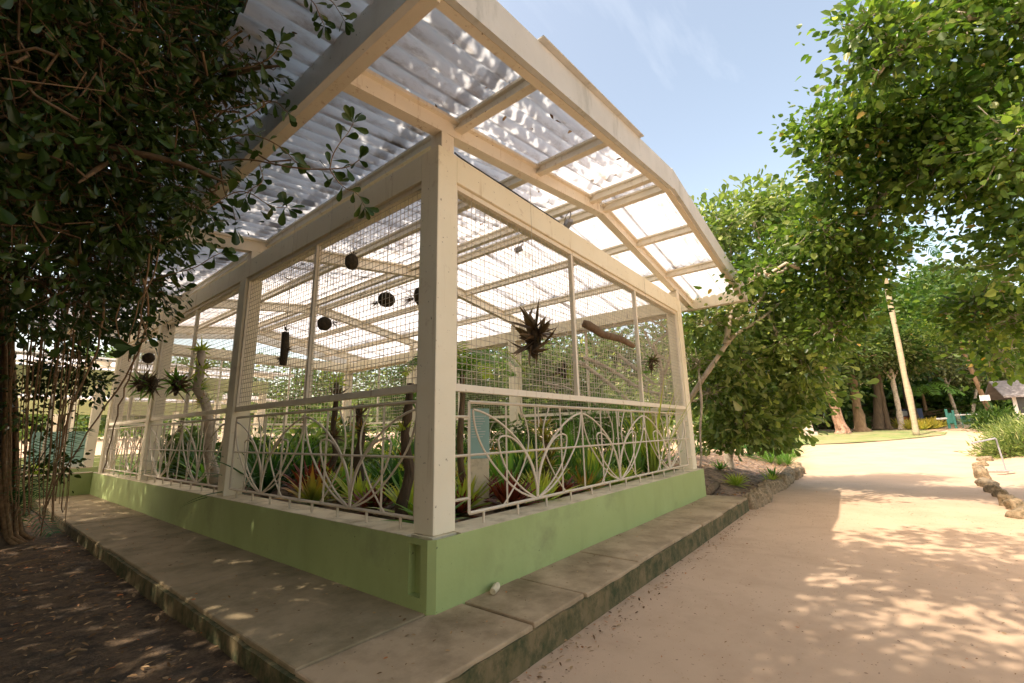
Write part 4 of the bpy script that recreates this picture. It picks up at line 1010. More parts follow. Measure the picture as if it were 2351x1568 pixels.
bed_bush(4.4, 4.4, .5, 1.0, 'lf_hedge', .14, 'dark leafy clump behind the information board', 'lance', .3)
bed_bush(5.6, 3.4, .5, 1.2, 'lf_far', .16, 'leafy green clump behind the papyrus on the right', 'lance', .3)
bed_bush(5.4, 6.0, .6, 1.2, 'lf_clusia', .16, 'yellow green leafy clump near the far side railing')
bed_bush(1.3, 10.6, .6, 1.1, 'lf_far', .16, 'green leafy clump in the last bay of the long side')
# teal information board standing in the bed
q = at(1100, 985, 5.6)
tbd = thing('info_board', (q.x, q.y, .46), 'faded teal information board on a pale base standing behind the front railing', 'sign board', rz=R(-38))
MB().box((-.13, -.012, .62), (.13, .012, 1.24)).build('panel', M_['teal'], tbd, bevel=.004, world=False)
MB().box((-.12, -.03, -.05), (.12, .03, .618)).build('base', M_['ledge'], tbd, bevel=.01, world=False)
lnb = MB()
for k in range(9): lnb.box((-.10, -.0145, 1.14-k*.032), (-.10+.19*random.uniform(.6, 1), -.0125, 1.146-k*.032))
lnb.build('text_lines', M_['whitepanel'], tbd, world=False)
q = at(150, 985, 14.5)
tb2 = thing('info_board', (q.x, q.y, .46), 'large faded teal board behind the low wing at the far left', 'sign board')
MB().box((-.75, -.03, .25), (.75, .03, 1.25)).build('panel', M_['teal'], tb2, bevel=.01, world=False)
MB().box((-.8, -.05, -.02), (.8, .05, .247)).build('base', M_['whitepanel'], tb2, world=False)
for k in range(12):
    place(random.choice(['lime', 'orange', 'green', 'tall', 'strappy']), (-.9-k*.72, LY+random.uniform(.7, 1.7), .47), 'bright bromeliad, %s from the pavilion post in the low wing' % ORD[k], 1.15, group='bromeliads of the low wing')

# hanging plants
def ball_plant(u, v, d, r, label, squash=1., tuft=(0, 0, 1), n=16, tl=.14, zt=4.25):
    c = at(u, v, d); t = thing('hanging_plant', c, label, 'hanging plant', 'plants hanging inside the mesh')
    b = MB(); ns, nr = 14, 9
    for i in range(nr+1):
        th = math.pi*i/nr
        for k in range(ns):
            ph = 2*math.pi*k/ns; dd = Vector((math.sin(th)*math.cos(ph), math.sin(th)*math.sin(ph), math.cos(th)*squash))
            rr = r*(1+.10*mnoise.noise(dd*4)); b.v.append(tuple(c+dd*rr)); b.a.append(0)
    for i in range(nr):
        for k in range(ns): b.f.append((i*ns+k, (i+1)*ns+k, (i+1)*ns+(k+1) % ns, i*ns+(k+1) % ns))
    b.build('coir_ball', M_['moss'], t, smooth=True)
    o = rosette('tuft', M_['br_dry'], n, tl, .012, (5, 85), .3, prof='p'); o.parent = t
    tv = Vector(tuft).normalized(); o.rotation_euler = tv.to_track_quat('Z', 'Y').to_euler(); o.location = tv*r*.8
    MB().tube([c+Vector((0, 0, r*squash*.9)), (c.x, c.y, min(zt, zr(c.x)+.1))], .0025, 4).build('wire', M_['wire'], t)
    return t
ball_plant(807, 601, 4.8, .072, 'egg shaped hanging plant ball with spiky top, highest behind the left mesh', 1.25, (.1, 0, 1))
ball_plant(887, 688, 4.9, .098, 'fat hanging coconut shell ball with whiskers on its left, near the corner post', .85, (-.75, .5, -.4), 22, .16)
ball_plant(745, 743, 5.1, .082, 'round hanging plant ball with tuft on its right, below the egg shaped one', 1., (.7, -.5, .1), 18, .16)
ball_plant(966, 680, 5.0, .085, 'shaggy hanging ball half hidden behind the corner post', 1.3, (-.6, .6, -.3), 40, .20)
ball_plant(341, 822, 6.2, .075, 'pale small hanging ball near the third post of the long side', 1., (0, 0, -1), 10, .1)
c = at(653, 800, 5.3); t = thing('hanging_log', c, 'black cylindrical hanging log with sprigs, left of the mullion', 'hanging plant', 'plants hanging inside the mesh')
MB().tube([c+Vector((0, 0, -.2)), c+Vector((.008, 0, 0)), c+Vector((0, 0, .2))], [.038, .046, .04], 10).build('log', M_['moss'], t, smooth=True)
for z, a in ((.2, (0, 0, 1)), (-.02, (.8, -.5, .2)), (-.12, (-.8, .5, -.3))):
    o = rosette('tuft', M_['br_dry'], 8, .10, .014, (5, 80), .3); o.parent = t; o.location = (0, 0, z); o.rotation_euler = Vector(a).to_track_quat('Z', 'Y').to_euler()
MB().tube([c+Vector((0, 0, .2)), (c.x, c.y, 4.4)], .0025, 4).build('wire', M_['wire'], t)
def cluster(u, v, d, s, label, mats=('br_dry', 'br_dry', 'br_green'), n=6, cat='hanging plant'):
    c = at(u, v, d); t = thing('hanging_cluster', c, label, cat, 'plants hanging inside the mesh')
    MB().tube(wander(c-Vector((0, 0, s*.5)), c+Vector((0, 0, s*.5)), 4, .06), [.02, .05*s/.3, .06*s/.3, .05*s/.3, .02], 8).build('mount', M_['moss'], t, smooth=True)
    for k in range(n):
        o = rosette('tuft', M_[mats[k % len(mats)]], random.randint(9, 13), s*random.uniform(.6, 1.25), s*random.uniform(.06, .11), (8, 85), random.choice([.4, 1.0, 1.5]), seg=7); o.parent = t
        o.location = (random.gauss(0, s*.12), random.gauss(0, s*.12), random.gauss(0, s*.25)); o.rotation_euler = (random.uniform(-2.2, 2.2), random.uniform(-2.2, 2.2), random.uniform(0, 6))
    MB().tube([c+Vector((0, 0, s*.4)), (c.x, c.y, 4.3)], .003, 4).build('wire', M_['wire'], t)
    return t
c = at(1228, 775, 4.9); t = thing('hanging_cluster', c, 'big ragged brown antler like bromeliad clump hanging at the centre of the front mesh', 'hanging plant', 'plants hanging inside the mesh')
MB().tube(wander(c-Vector((0, 0, .22)), c+Vector((0, 0, .2)), 5, .08), [.03, .06, .075, .06, .035, .02], 8).build('mount', M_['moss'], t, smooth=True)
for k in range(15):
    o = rosette('leaf_tuft', M_['br_dry'], random.choice([3, 4, 6]), random.uniform(.16, .44), random.uniform(.028, .05), (5, 55), random.choice([-.6, .5, 1.3]), seg=7); o.parent = t
    a = k*2.4; o.location = (random.gauss(0, .05), random.gauss(0, .05), random.gauss(0, .13)); o.rotation_euler = Vector((math.cos(a), math.sin(a), random.choice([-.6, .1, .9, 1.6]))).to_track_quat('Z', 'Y').to_euler()
MB().tube([c+Vector((0, 0, .15)), (c.x, c.y, 4.3)], .003, 4).build('wire', M_['wire'], t)
cluster(405, 885, 7.4, .35, 'dark drooping orchid clump hanging in the second bay of the long side')
cluster(322, 880, 9, .34, 'brown leafy clump hanging far along the long side, left of its neighbour')
cluster(352, 884, 9.1, .34, 'brown leafy clump hanging far along the long side, right of its neighbour')
cluster(1296, 850, 6.6, .26, 'yellow green tufted clump hanging low behind the front mullion', ('br_lime', 'br_dry', 'br_green'), 5)
cluster(1495, 835, 7.6, .22, 'dark tuft hanging near the right end post', ('br_dry', 'br_green'), 5)
cl_ = thing('hanging_branch', at(1345, 745, 6.2), 'thick dark bark branch slung diagonally behind the right part of the front mesh', 'branch')
MB().tube([at(1338, 742, 6.2), at(1350, 746, 6.2), at(1385, 768, 6.3), at(1425, 778, 6.5), at(1455, 795, 6.6)], [.05, .062, .055, .05, .035], 10).build('bark_log', M_['bark'], cl_, smooth=True)
MB().tube([at(1350, 740, 6.2), at(1350, 610, 6.2)], .003, 4).build('wire', M_['wire'], cl_)

# ---------------------------------------------------------------- garden bed edge, rocks, small plants
def rock_mb(r, seed, sx=1., sy=1., sz=1., sub=3):
    import bmesh
    bm = bmesh.new(); bmesh.ops.create_icosphere(bm, subdivisions=sub, radius=1); off = Vector((seed*3.7, seed*1.3, 0))
    b = MB()
    for v in bm.verts:
        n = v.co.normalized(); k = 1+.28*mnoise.noise(n*1.3+off)+.12*mnoise.noise(n*3.1+off)
        q = Vector((max(-.78, min(.78, n.x)), max(-.78, min(.78, n.y)), max(-.7, min(.72, n.z))))*k
        b.v.append((q.x*r*sx, q.y*r*sy, q.z*r*sz)); b.a.append(0)
    b.f = [tuple(v.index for v in f.verts) for f in bm.faces]; bm.free(); return b
rockp = [rock_mb(1, s, *d).build('edging_rock', M_['rock'], smooth=True) for s, d in ((1, (1.2, .6, .8)), (2, (.8, .7, 1.1)), (3, (1.3, .8, .7)), (4, (.7, .6, 1.2)))]
rused = [False]*4
def rock(loc, r, rz, label, group, i=None, name='edging_rock', tilt=.15):
    i = random.randrange(4) if i is None else i; o = rockp[i]
    if rused[i]: o = o.copy(); COL.objects.link(o)
    rused[i] = True; o.name = name if o.name.startswith('edging_rock.') else o.name
    o.location = loc; o.scale = (r, r, r); o.rotation_euler = (random.gauss(0, tilt), random.gauss(0, tilt), rz)
    return tag(o, label, 'rock', group)
x = 7.98; k = 0
while x < 16.6:
    r = random.uniform(.22, .34); rock((x, -.72+.05*math.sin(x*2), -.16), r, random.uniform(-.3, .3), 'brown edging rock, %s from the walkway end along the left side of the path' % (ORD+['fourteenth', 'fifteenth', 'sixteenth', 'seventeenth', 'eighteenth', 'nineteenth', 'twentieth', 'twenty-first', 'twenty-second', 'twenty-third', 'twenty-fourth', 'twenty-fifth', 'twenty-sixth', 'twenty-seventh', 'twenty-eighth', 'twenty-ninth', 'thirtieth'])[k], 'rocks edging the garden bed')
    x += r*1.6; k += 1
for i, (x, y, r) in enumerate(((17.2, -.55, .3), (17.8, -.25, .24), (18.5, .15, .3), (19.3, .6, .26))):
    rock((x, y, -.12), r, i, 'rock where the garden bed rounds away from the path, %s outward' % ORD[i], 'rocks edging the garden bed')
rr_ = [(2351, 1190), (2335, 1172), (2318, 1162), (2300, 1143), (2283, 1132), (2268, 1118), (2258, 1100), (2250, 1085), (2251, 1070), (2262, 1058)]
for i, (u, v) in enumerate(rr_):
    q = ghit(u, v); big = .26 if i in (5, 6) else .19
    rock((q.x, q.y, q.z+.05), big*random.uniform(.9, 1.15), random.uniform(0, 3), 'pale weathered rock edging the right side of the path, %s from the frame edge' % ORD[i], 'rocks edging the right of the path', name='edging_rock')
MB_ = MB(); ex = [(9.4, -5.15), (13, -5.25), (17, -5.6), (22, -6.3), (27, -7.4), (36, -10.5)]
def edge_y(x):
    for (a, b), (c, d) in zip(ex[:-1], ex[1:]):
        if a <= x <= c: return b+(d-b)*(x-a)/(c-a)
    return ex[-1][1]
XX = np.arange(9.4, 36, .6)
for x in XX:
    for j in range(24):
        y = edge_y(x)-18*(j/23)**2; MB_.v.append((x, y, G(x, y)+.14*sstep(0, .7, edge_y(x)-y)*sstep(9.4, 10.6, x)-.03+.03*mnoise.noise(Vector((x, y, 4))))); MB_.a.append(0)
for i in range(len(XX)-1):
    for j in range(23): MB_.f.append((i*24+j+1, (i+1)*24+j+1, (i+1)*24+j, i*24+j))
tag(MB_.build('right_bed_sand', M_['sand'], smooth=True), kind='structure')
# big dark rock and moss by the strangler tree
rock((-2.95, -.25, -.18), .34, .4, 'mossy dark boulder at the lower left frame edge', 'boulders under the tree', 2, 'boulder')
rock((-3.1, 1.9, -.2), .30, 1.4, 'small dark boulder under the roots at the left frame edge', 'boulders under the tree', 0, 'boulder')
o = None
# plants of the garden bed
gp = [('lime', 1692, 1118, 1.0, 'bright green bird nest bromeliad on the near corner of the garden bed'), ('green', 1655, 1080, .9, 'small leafy green plant at the foot of the shrub tree'),
      ('strappy', 1630, 1035, 1.0, 'dark strappy clump right behind the pavilion end post'), ('strappy', 1700, 1030, 1.1, 'dark strappy clump under the middle of the shrub tree'),
      ('strappy', 1740, 1035, 1.0, 'dark strappy clump under the right of the shrub tree'), ('green', 1775, 1100, .8, 'low yellowish bromeliad beside the edging rocks'),
      ('spiky', 1790, 1070, 1.3, 'big grassy tuft on the bed corner, left of its twin'), ('spiky', 1812, 1072, 1.3, 'big grassy tuft on the bed corner, nearest the path'), ('spiky', 1770, 1055, 1.3, 'grassy tuft at the back of the bed corner'),
      ('strappy', 1605, 1045, .9, 'dark strappy clump half hidden behind the pavilion end post'), ('lime', 1770, 1112, .7, 'small lime bromeliad between the edging rocks'), ('strappy', 1720, 1050, .9, 'low strappy clump in front of the shrub tree trunk')]
gp += [('strappy', 1640+i*24, 1010+(i % 3)*12, 1.5, 'dark glossy strappy clump, %s from the left in the belt under the shrub tree' % ORD[i]) for i in range(8)]
gp += [('spiky', 1745+i*13, 1052+(i*7 % 20), 1.7, 'dense yellow green grass tuft, %s from the left around the bed corner' % ORD[i]) for i in range(7)]
for kind, u, v, s, lab in gp:
    lo = None; D = FWD+RGT*((u-1175.5)/FPX)-UPV*((v-784)/FPX); tt = 5
    while tt < 26:
        p = CAM+D*tt
        if p.z < mound(p.x, p.y): break
        tt += .05
    place(kind, (p.x, p.y, mound(p.x, p.y)+.01), lab, s*1.15, group='plants of the garden bed')
q = MB()
for (x, y, L, a) in ((8.9, .25, 1.9, .12),):
    q.tube([(x-L/2*math.cos(a), y-L/2*math.sin(a), mound(x, y)+.07), (x, y, mound(x, y)+.10), (x+L/2*math.cos(a), y+L/2*math.sin(a), mound(x, y)+.08)], [.075, .09, .07], 9)
tag(q.build('fallen_log', M_['bark'], smooth=True), 'brown log lying across the garden bed at the end of the walkway', 'log')

# ---------------------------------------------------------------- lawn, far trees and buildings
def gpt(u, v): return ghit(u, v)
lawn_px = [(1838, 1022), (1880, 1021), (1960, 1018), (2040, 1012), (2110, 1006), (2170, 999), (2175, 993), (2120, 989), (2040, 988), (1950, 990), (1840, 994), (1780, 1000), (1780, 1020)]
lp = [gpt(*q) for q in lawn_px]
b = MB(); cen = sum(lp, Vector())/len(lp)
for ring_ in (1., .75, .5, .25):
    for p in lp:
        q = cen.lerp(p, ring_); b.v.append((q.x, q.y, G(q.x, q.y)+.03+.03*random.random())); b.a.append(0)
n = len(lp)
for r_i in range(3):
    for i in range(n): b.f.append((r_i*n+i, r_i*n+(i+1) % n, (r_i+1)*n+(i+1) % n, (r_i+1)*n+i))
b.v.append((cen.x, cen.y, G(cen.x, cen.y)+.05)); b.a.append(0)
for i in range(n): b.f.append((3*n+i, 3*n+(i+1) % n, 4*n))
tag(b.build('lawn', M_['grass'], smooth=True), kind='structure')
def gtree(name, label, u, v, r, h, bark, blobs, leaf='lf_far', L=.3, lean=(0, 0), lpc=22, cr=.55, r2=None, group=None, cat='tree', flare=1.5, d=None, **k):
    base = gpt(u, v) if d is None else at(u, v, d)
    if d is not None: base.z = min(base.z, G(base.x, base.y))
    top = base+Vector((lean[0], lean[1], h))
    limbs = [([base, base.lerp(top, .35)+Vector((.08, 0, 0)), base.lerp(top, .7), top], r, r2 or r*.6)]
    bl = [(top+Vector(o_), rad, nc) for o_, rad, nc in blobs]
    for c, rad, nc in bl[:4]: limbs.append(([base.lerp(top, .8), (top+Vector(c))/2+Vector((0, 0, .2)), c], r*.4, r*.12))
    return tree(name, label, cat, base, limbs, bl, M_[bark], M_[leaf], lpc=lpc, cr=cr, L=L, group=group, flare=flare, bits=6, tw=.03, tn=3, **k)
crs = [((0, 0, 1.5), (3, 3, 1.8), 90), ((1.5, -1.5, .5), (2, 2, 1.2), 50), ((-1.5, 1.8, .8), (2, 2, 1.3), 50)]
gtree('palm_tree', 'tall pale smooth palm trunk standing on the lawn edge', 2105, 1001, .18, 13, 'palmbark', [], r2=.13, flare=1.15, cat='palm')
pt = [o for o in COL.objects if o.name == 'palm_tree'][0]; tp_ = wloc(pt)+Vector((0, 0, 13))
for k in range(12):
    a = k*.5236; e = Vector((math.cos(a), math.sin(a), 0))
    frond_mb([tp_, tp_+e*1.2+Vector((0, 0, .9)), tp_+e*2.6+Vector((0, 0, .7)), tp_+e*3.6+Vector((0, 0, -.5))], 30, .8, .08).build('frond', M_['lf_fern'], pt)
gtree('tree', 'reddish rough barked tree on the lawn', 1935, 996, .38, 5.5, 'redbark', crs, L=.28, lean=(-.6, .6), flare=1.9)
gtree('tree', 'brown buttressed tree just right of the reddish trunk', 1978, 992, .36, 6.0, 'bark', crs, L=.28, flare=2.0)
gtree('tree', 'dark shaded trunk behind and left of the reddish one', 1898, 985, .55, 6.5, 'darkbark', crs, 'lf_far', L=.3)
gtree('tree', 'dark forked trunk on the far lawn between buttressed tree and palm', 2018, 988, .34, 5.5, 'darkbark', crs, 'lf_hedge', L=.3, lean=(.8, -.6))
gtree('tree', 'thin shaded trunk left of the small pale one', 2040, 987, .22, 5.5, 'darkbark', crs[:2], 'lf_hedge', L=.3)
gtree('tree', 'small pale patched trunk just left of the palm', 2072, 986, .22, 5.0, 'palebark', crs, 'lf_dull', L=.25)
gtree('tree', 'crooked pale trunk above the creeper bank, left of its pair', 2195, 935, .16, 4.2, 'palebark', crs[:2], 'lf_dull', L=.25, d=40, lean=(-.6, .4))
gtree('tree', 'pale trunk leaning right above the creeper bank', 2222, 938, .15, 4.2, 'palebark', crs[:2], 'lf_dull', L=.25, d=40, lean=(1.1, -1.3))
# slim trunk with a small square sign
gtree('tree', 'slim brown trunk carrying a small square sign, right of the gate', 2288, 985, .17, 6.5, 'bark', crs[:2], 'lf_round', L=.2, lean=(-1.0, 1.0))
sp_ = [o for o in COL.objects if o.name.startswith('tree') and o.get('label', '').startswith('slim brown trunk')][0]
pq = wloc(sp_)+Vector((-.55, .3, 2.2)); dq = (CAM-pq); az = math.atan2(dq.y, dq.x)
t = thing('sign_plate', pq+Vector((math.cos(az)*.22, math.sin(az)*.22, 0)), 'small square cream sign fixed on the slim brown trunk', 'sign', rz=az+R(90))
MB().box((-.26, -.02, -.2), (.26, .02, .2)).build('plate', M_['whitepanel'], t, bevel=.005, world=False)
# stone block, orange bromeliad, yellow bed
q = gpt(1856, 1000); t = thing('stone_marker', q, 'pale upright stone marker on a square base at the lawn corner', 'stone', rz=R(30))
MB().box((-.55, -.45, -.05), (.55, .45, .28)).build('base', M_['stone'], t, bevel=.03, world=False)
mb = MB(); mb.add([(-.38, -.3, .282), (.38, -.3, .282), (.38, .3, .282), (-.38, .3, .282), (-.24, -.2, 1.25), (.22, -.22, 1.4), (.24, .2, 1.36), (-.2, .2, 1.2)], [(0, 3, 2, 1), (4, 5, 6, 7), (0, 1, 5, 4), (1, 2, 6, 5), (2, 3, 7, 6), (3, 0, 4, 7)])
mb.build('block', M_['stone'], t, bevel=.05, world=False)
q = gpt(1832, 1000); place('orange', q, 'orange bromeliad beside the stone marker', 2.4, group='bromeliads of the lawn')
for i in range(14):
    u = 2068+i*6; q = gpt(u, 984+random.uniform(-2, 3)); o = place('tall' if i % 3 else 'lime', q, 'yellow bromeliad, %s from the left in the bed behind the palm' % (ORD+['fourteenth'])[i], 2.0, group='yellow bromeliads behind the palm')
    o.data = o.data  # same mesh, shared
yb = rosette('bromeliad', M_['br_yellow'], 22, .5, .08, (10, 78), .5)
for o in [o for o in COL.objects if o.get('group') == 'yellow bromeliads behind the palm']: o.data = yb.data
yb.location = gpt(2160, 982); yb.scale = (2, 2, 2); tag(yb, 'yellow bromeliad at the right end of the bed behind the palm, by the white rail', 'bromeliad', 'yellow bromeliads behind the palm')

def facing(p):
    d = CAM-p; return math.atan2(d.y, d.x)+R(90)
# kiosk, gate, rail
q = gpt(2128, 980)+Vector((1.2, 1, 0)); t = thing('notice_kiosk', q, 'dark blue notice kiosk with white sheet and orange panels behind the palm', 'kiosk', rz=facing(q))
MB().box((-.75, -.1, 0), (1.0, .6, 1.6)).build('board', M_['blue'], t, bevel=.02, world=False)
MB().box((-.5, -.13, 1.0), (.45, -.103, 1.42)).build('sheet', M_['whitepanel'], t, world=False)
MB().box((-.5, -.13, .45), (.4, -.103, .92)).build('panel', M_['orange'], t, world=False)
q = gpt(2188, 984); t = thing('gate_post', q, 'dark teal double gate post with white cap left of the green fence', 'gate', rz=facing(q))
MB().box((-.26, -.1, 0), (-.1, .1, 1.5)).build('post', M_['tealpost'], t, bevel=.01, world=False); MB().box((.12, -.1, 0), (.26, .1, 1.4)).build('post', M_['tealpost'], t, bevel=.01, world=False)
MB().box((-.099, -.03, .4), (.119, .03, 1.2)).build('infill', M_['tealpost'], t, world=False)
q = gpt(2160, 984)
a = gpt(2150, 985); c = gpt(2182, 984); t = thing('barrier_rail', a, 'white barrier rail left of the teal gate post', 'barrier')
MB().tube([a+Vector((0, 0, .75)), c+Vector((0, 0, .8))], .08, 8).build('rail', M_['whitepanel'], t)
for p in (a, c): MB().tube([p+Vector((0, 0, -.1)), p+Vector((0, 0, .7))], .05, 6).build('post', M_['grey'], t)
a = gpt(2196, 983); c = gpt(2262, 981); t = thing('green_fence', a, 'low green mesh fence with pale top rail right of the gate post', 'fence')
MB().tube([a+Vector((0, 0, 1.0)), c+Vector((0, 0, 1.0))], .05, 6).build('rail', M_['whitepanel'], t)
for k in range(5):
    p = a.lerp(c, k/4); MB().tube([p+Vector((0, 0, -.1)), p+Vector((0, 0, 1.15))], .02, 6).build('post', M_['tealpost'], t)
mb = MB()
for k in range(40): p = a.lerp(c, k/40); mb.tube([p+Vector((0, 0, .1)), p+Vector((0, 0, .98))], .006, 3)
mb.build('infill', M_['tealpost'], t)
# hut at the right edge
q = gpt(2385, 985)+Vector((3, -2, 0)); t = thing('garden_hut', q, 'small glazed hut with grey roof at the right frame edge', 'hut', rz=facing(q)+R(18))
MB().box((-2.4, 0, 0), (2.4, 3, 1.1)).build('wall', M_['housewall'], t, world=False)
for k in range(5): MB().box((-2.4+k*1.15, 0, 1.102), (-2.2+k*1.15, .12, 2.3)).build('window_post', M_['whitepanel'], t, world=False)
MB().box((-2.3, .16, 1.102), (2.3, .2, 2.3)).build('window', M_['dark'], t, world=False)
mb = MB(); mb.add([(-3, -.7, 2.25), (3, -.7, 2.25), (3, 1.6, 3.5), (-3, 1.6, 3.5), (3, 3.7, 2.25), (-3, 3.7, 2.25), (-3, -.7, 2.38), (3, -.7, 2.38), (3, 1.6, 3.63), (-3, 1.6, 3.63), (3, 3.7, 2.38), (-3, 3.7, 2.38)],
       [(0, 3, 2, 1), (3, 5, 4, 2), (6, 7, 8, 9), (9, 8, 10, 11), (0, 1, 7, 6), (1, 2, 8, 7), (2, 4, 10, 8), (4, 5, 11, 10), (5, 3, 9, 11), (3, 0, 6, 9)])
mb.build('roof', M_['rooftile'], t, world=False)
# lectern sign by the right bed
q = ghit(2308, 1081, .12); t = thing('sign_stand', q+Vector((0, 0, .0)), 'bent grey metal sign stand standing on the right bed', 'sign stand', rz=facing(q))
MB().beam((.0, 0, 0), (-.06, 0, .98), .07, .04).build('post', M_['grey'], t, bevel=.004, world=False)
MB().box((-.2, -.12, 0), (.2, .14, .02)).build('base', M_['grey'], t, bevel=.003, world=False)
MB().prism((-.04, 0, 1.0), (-.62, 0, .84), [(-.2, -.02), (.2, -.02), (.2, .02), (-.2, .02)]).build('panel', M_['grey'], t, bevel=.004, world=False)
# house on the slope
q = at(2010, 905, 70); t = thing('hillside_house', q-Vector((0, 0, 3)), 'white house with tiled roof peeping between trunks on the far slope', 'house', rz=facing(q))
MB().box((-5, 0, 0), (4, 5, 4.2)).build('wall', M_['housewall'], t, world=False)
for k in range(3): MB().box((-4+k*2.6, -.03, 2.2), (-2.6+k*2.6, -.003, 3.5)).build('window', M_['dark'], t, world=False)
mb = MB(); mb.add([(-5.8, -.9, 4.202), (4.8, -.9, 4.202), (4.8, 5.9, 4.202), (-5.8, 5.9, 4.202), (-3.5, 2.5, 5.9), (2.5, 2.5, 5.9)], [(0, 3, 2, 1), (0, 1, 5, 4), (1, 2, 5), (2, 3, 4, 5), (3, 0, 4)])
mb.build('roof', M_['orange'], t, world=False)
for s_ in t.children:
    if s_.name.startswith('roof'): s_.data.materials[0] = M_['rock']

# shrubs on the right bed
def bush(name, label, blobs, leaf, L, asp=.3, lpc=22, cr=.25, shape='lance', cat='shrub', group=None, up=.5, zmin=None, droop=-.4):
    c = Vector(blobs[0][0]); base = Vector((c.x, c.y, min(c.z, G(c.x, c.y))))
    t = thing(name, base, label, cat, group); o, CC = crown('foliage', M_[leaf], t, blobs, lpc, cr, L, asp, shape, up, zmin, .5, droop)
    mb = MB()
    for (cc, rad, nc), ccs in zip(blobs, CC):
        for q in ccs[::max(1, len(ccs)//14)]: mb.tube([base+Vector((random.gauss(0, .1), random.gauss(0, .1), 0)), base.lerp(Vector(q), .6)+Vector((0, 0, .1)), q], [.02, .012, .006], 4)
    mb.build('stem', M_['bark'], t); return t
def B2(u, v, d, r, n): return (at(u, v, d), r, n)
bush('shrub', 'light green willowy shrub spilling over the right bed', [B2(2320, 1035, 17, (.9, .9, .45), 90), B2(2350, 1015, 17, (1, 1, .6), 90), B2(2290, 1045, 17.5, (.5, .5, .25), 36), B2(2390, 1010, 16.5, (1, 1, .7), 60)], 'lf_clusia', .16, .2, 24, .22, droop=-.6)
bush('shrub', 'rounded light green shrub behind the willowy one, below the hut', [B2(2345, 992, 21, (1.1, 1.1, .6), 80), B2(2320, 1000, 21, (.8, .8, .4), 50)], 'lf_clusia', .18, .22, 24, .25, droop=-.6)
bush('shrub', 'dark palmlike shrub left of the hut', [B2(2275, 972, 30, (.9, .9, .6), 60), B2(2290, 965, 30, (.9, .9, .7), 60)], 'lf_hedge', .3, .25, 20, .3)

for c, rad, n, lf, L, lab, sh, asp in BUSHES:
    t = thing('leafy_clump', (c[0], c[1], .46), lab, 'plant', 'leafy clumps of the planting bed')
    crown('foliage', M_[lf], t, [(c, rad, n)], 9, .10, L, asp, sh, .6, .48, .5, .3)
    mb = MB()
    for k in range(8): a = k*.785; mb.tube([(c[0], c[1], .45), (c[0]+rad[0]*.4*math.cos(a), c[1]+rad[0]*.4*math.sin(a), .46+rad[2]), (c[0]+rad[0]*.7*math.cos(a), c[1]+rad[0]*.7*math.sin(a), .46+rad[2]*1.5)], [.014, .01, .006], 4)
    mb.build('stem', M_['br_green'], t)
# creeper-covered bank behind the far lawn
bank = [B2(u, v, d, (r, r, rz_), n) for u, v, d, r, rz_, n in ((1900, 975, 42, 3, 2.2, 90), (1960, 930, 46, 4, 3.0, 120), (2020, 940, 46, 4, 3.0, 120), (2080, 935, 46, 4, 3.2, 120), (2140, 950, 45, 4, 2.6, 120), (2200, 955, 43, 4, 2.2, 120), (2260, 955, 42, 4, 2.3, 120), (2320, 950, 42, 4, 2.6, 110), (2380, 940, 42, 4, 3, 90))]
bush('creeper_bank', 'long bank smothered in dark green creepers behind the far lawn', bank, 'lf_hedge', .38, .75, 24, .8, 'ovate', 'hedge', droop=.2)
bp = at(2118, 905, 41); t = thing('banana_palm', bp-Vector((0, 0, 1.5)), 'pale green palm with spreading paddle fronds above the creeper bank', 'palm')
MB().tube([bp-Vector((0, 0, 1.5)), bp], [.15, .1], 8).build('stem', M_['bark'], t)
for k in range(13):
    a = k*.483; e = Vector((math.cos(a), math.sin(a), 0)); up = random.uniform(.5, 1.3)
    frond_mb([bp, bp+e*1.0+Vector((0, 0, up)), bp+e*2.0+Vector((0, 0, up*.8)), bp+e*2.8+Vector((0, 0, up*.1-.3))], 16, .75, .16, sweep=.4).build('frond', M_['br_green'], t)

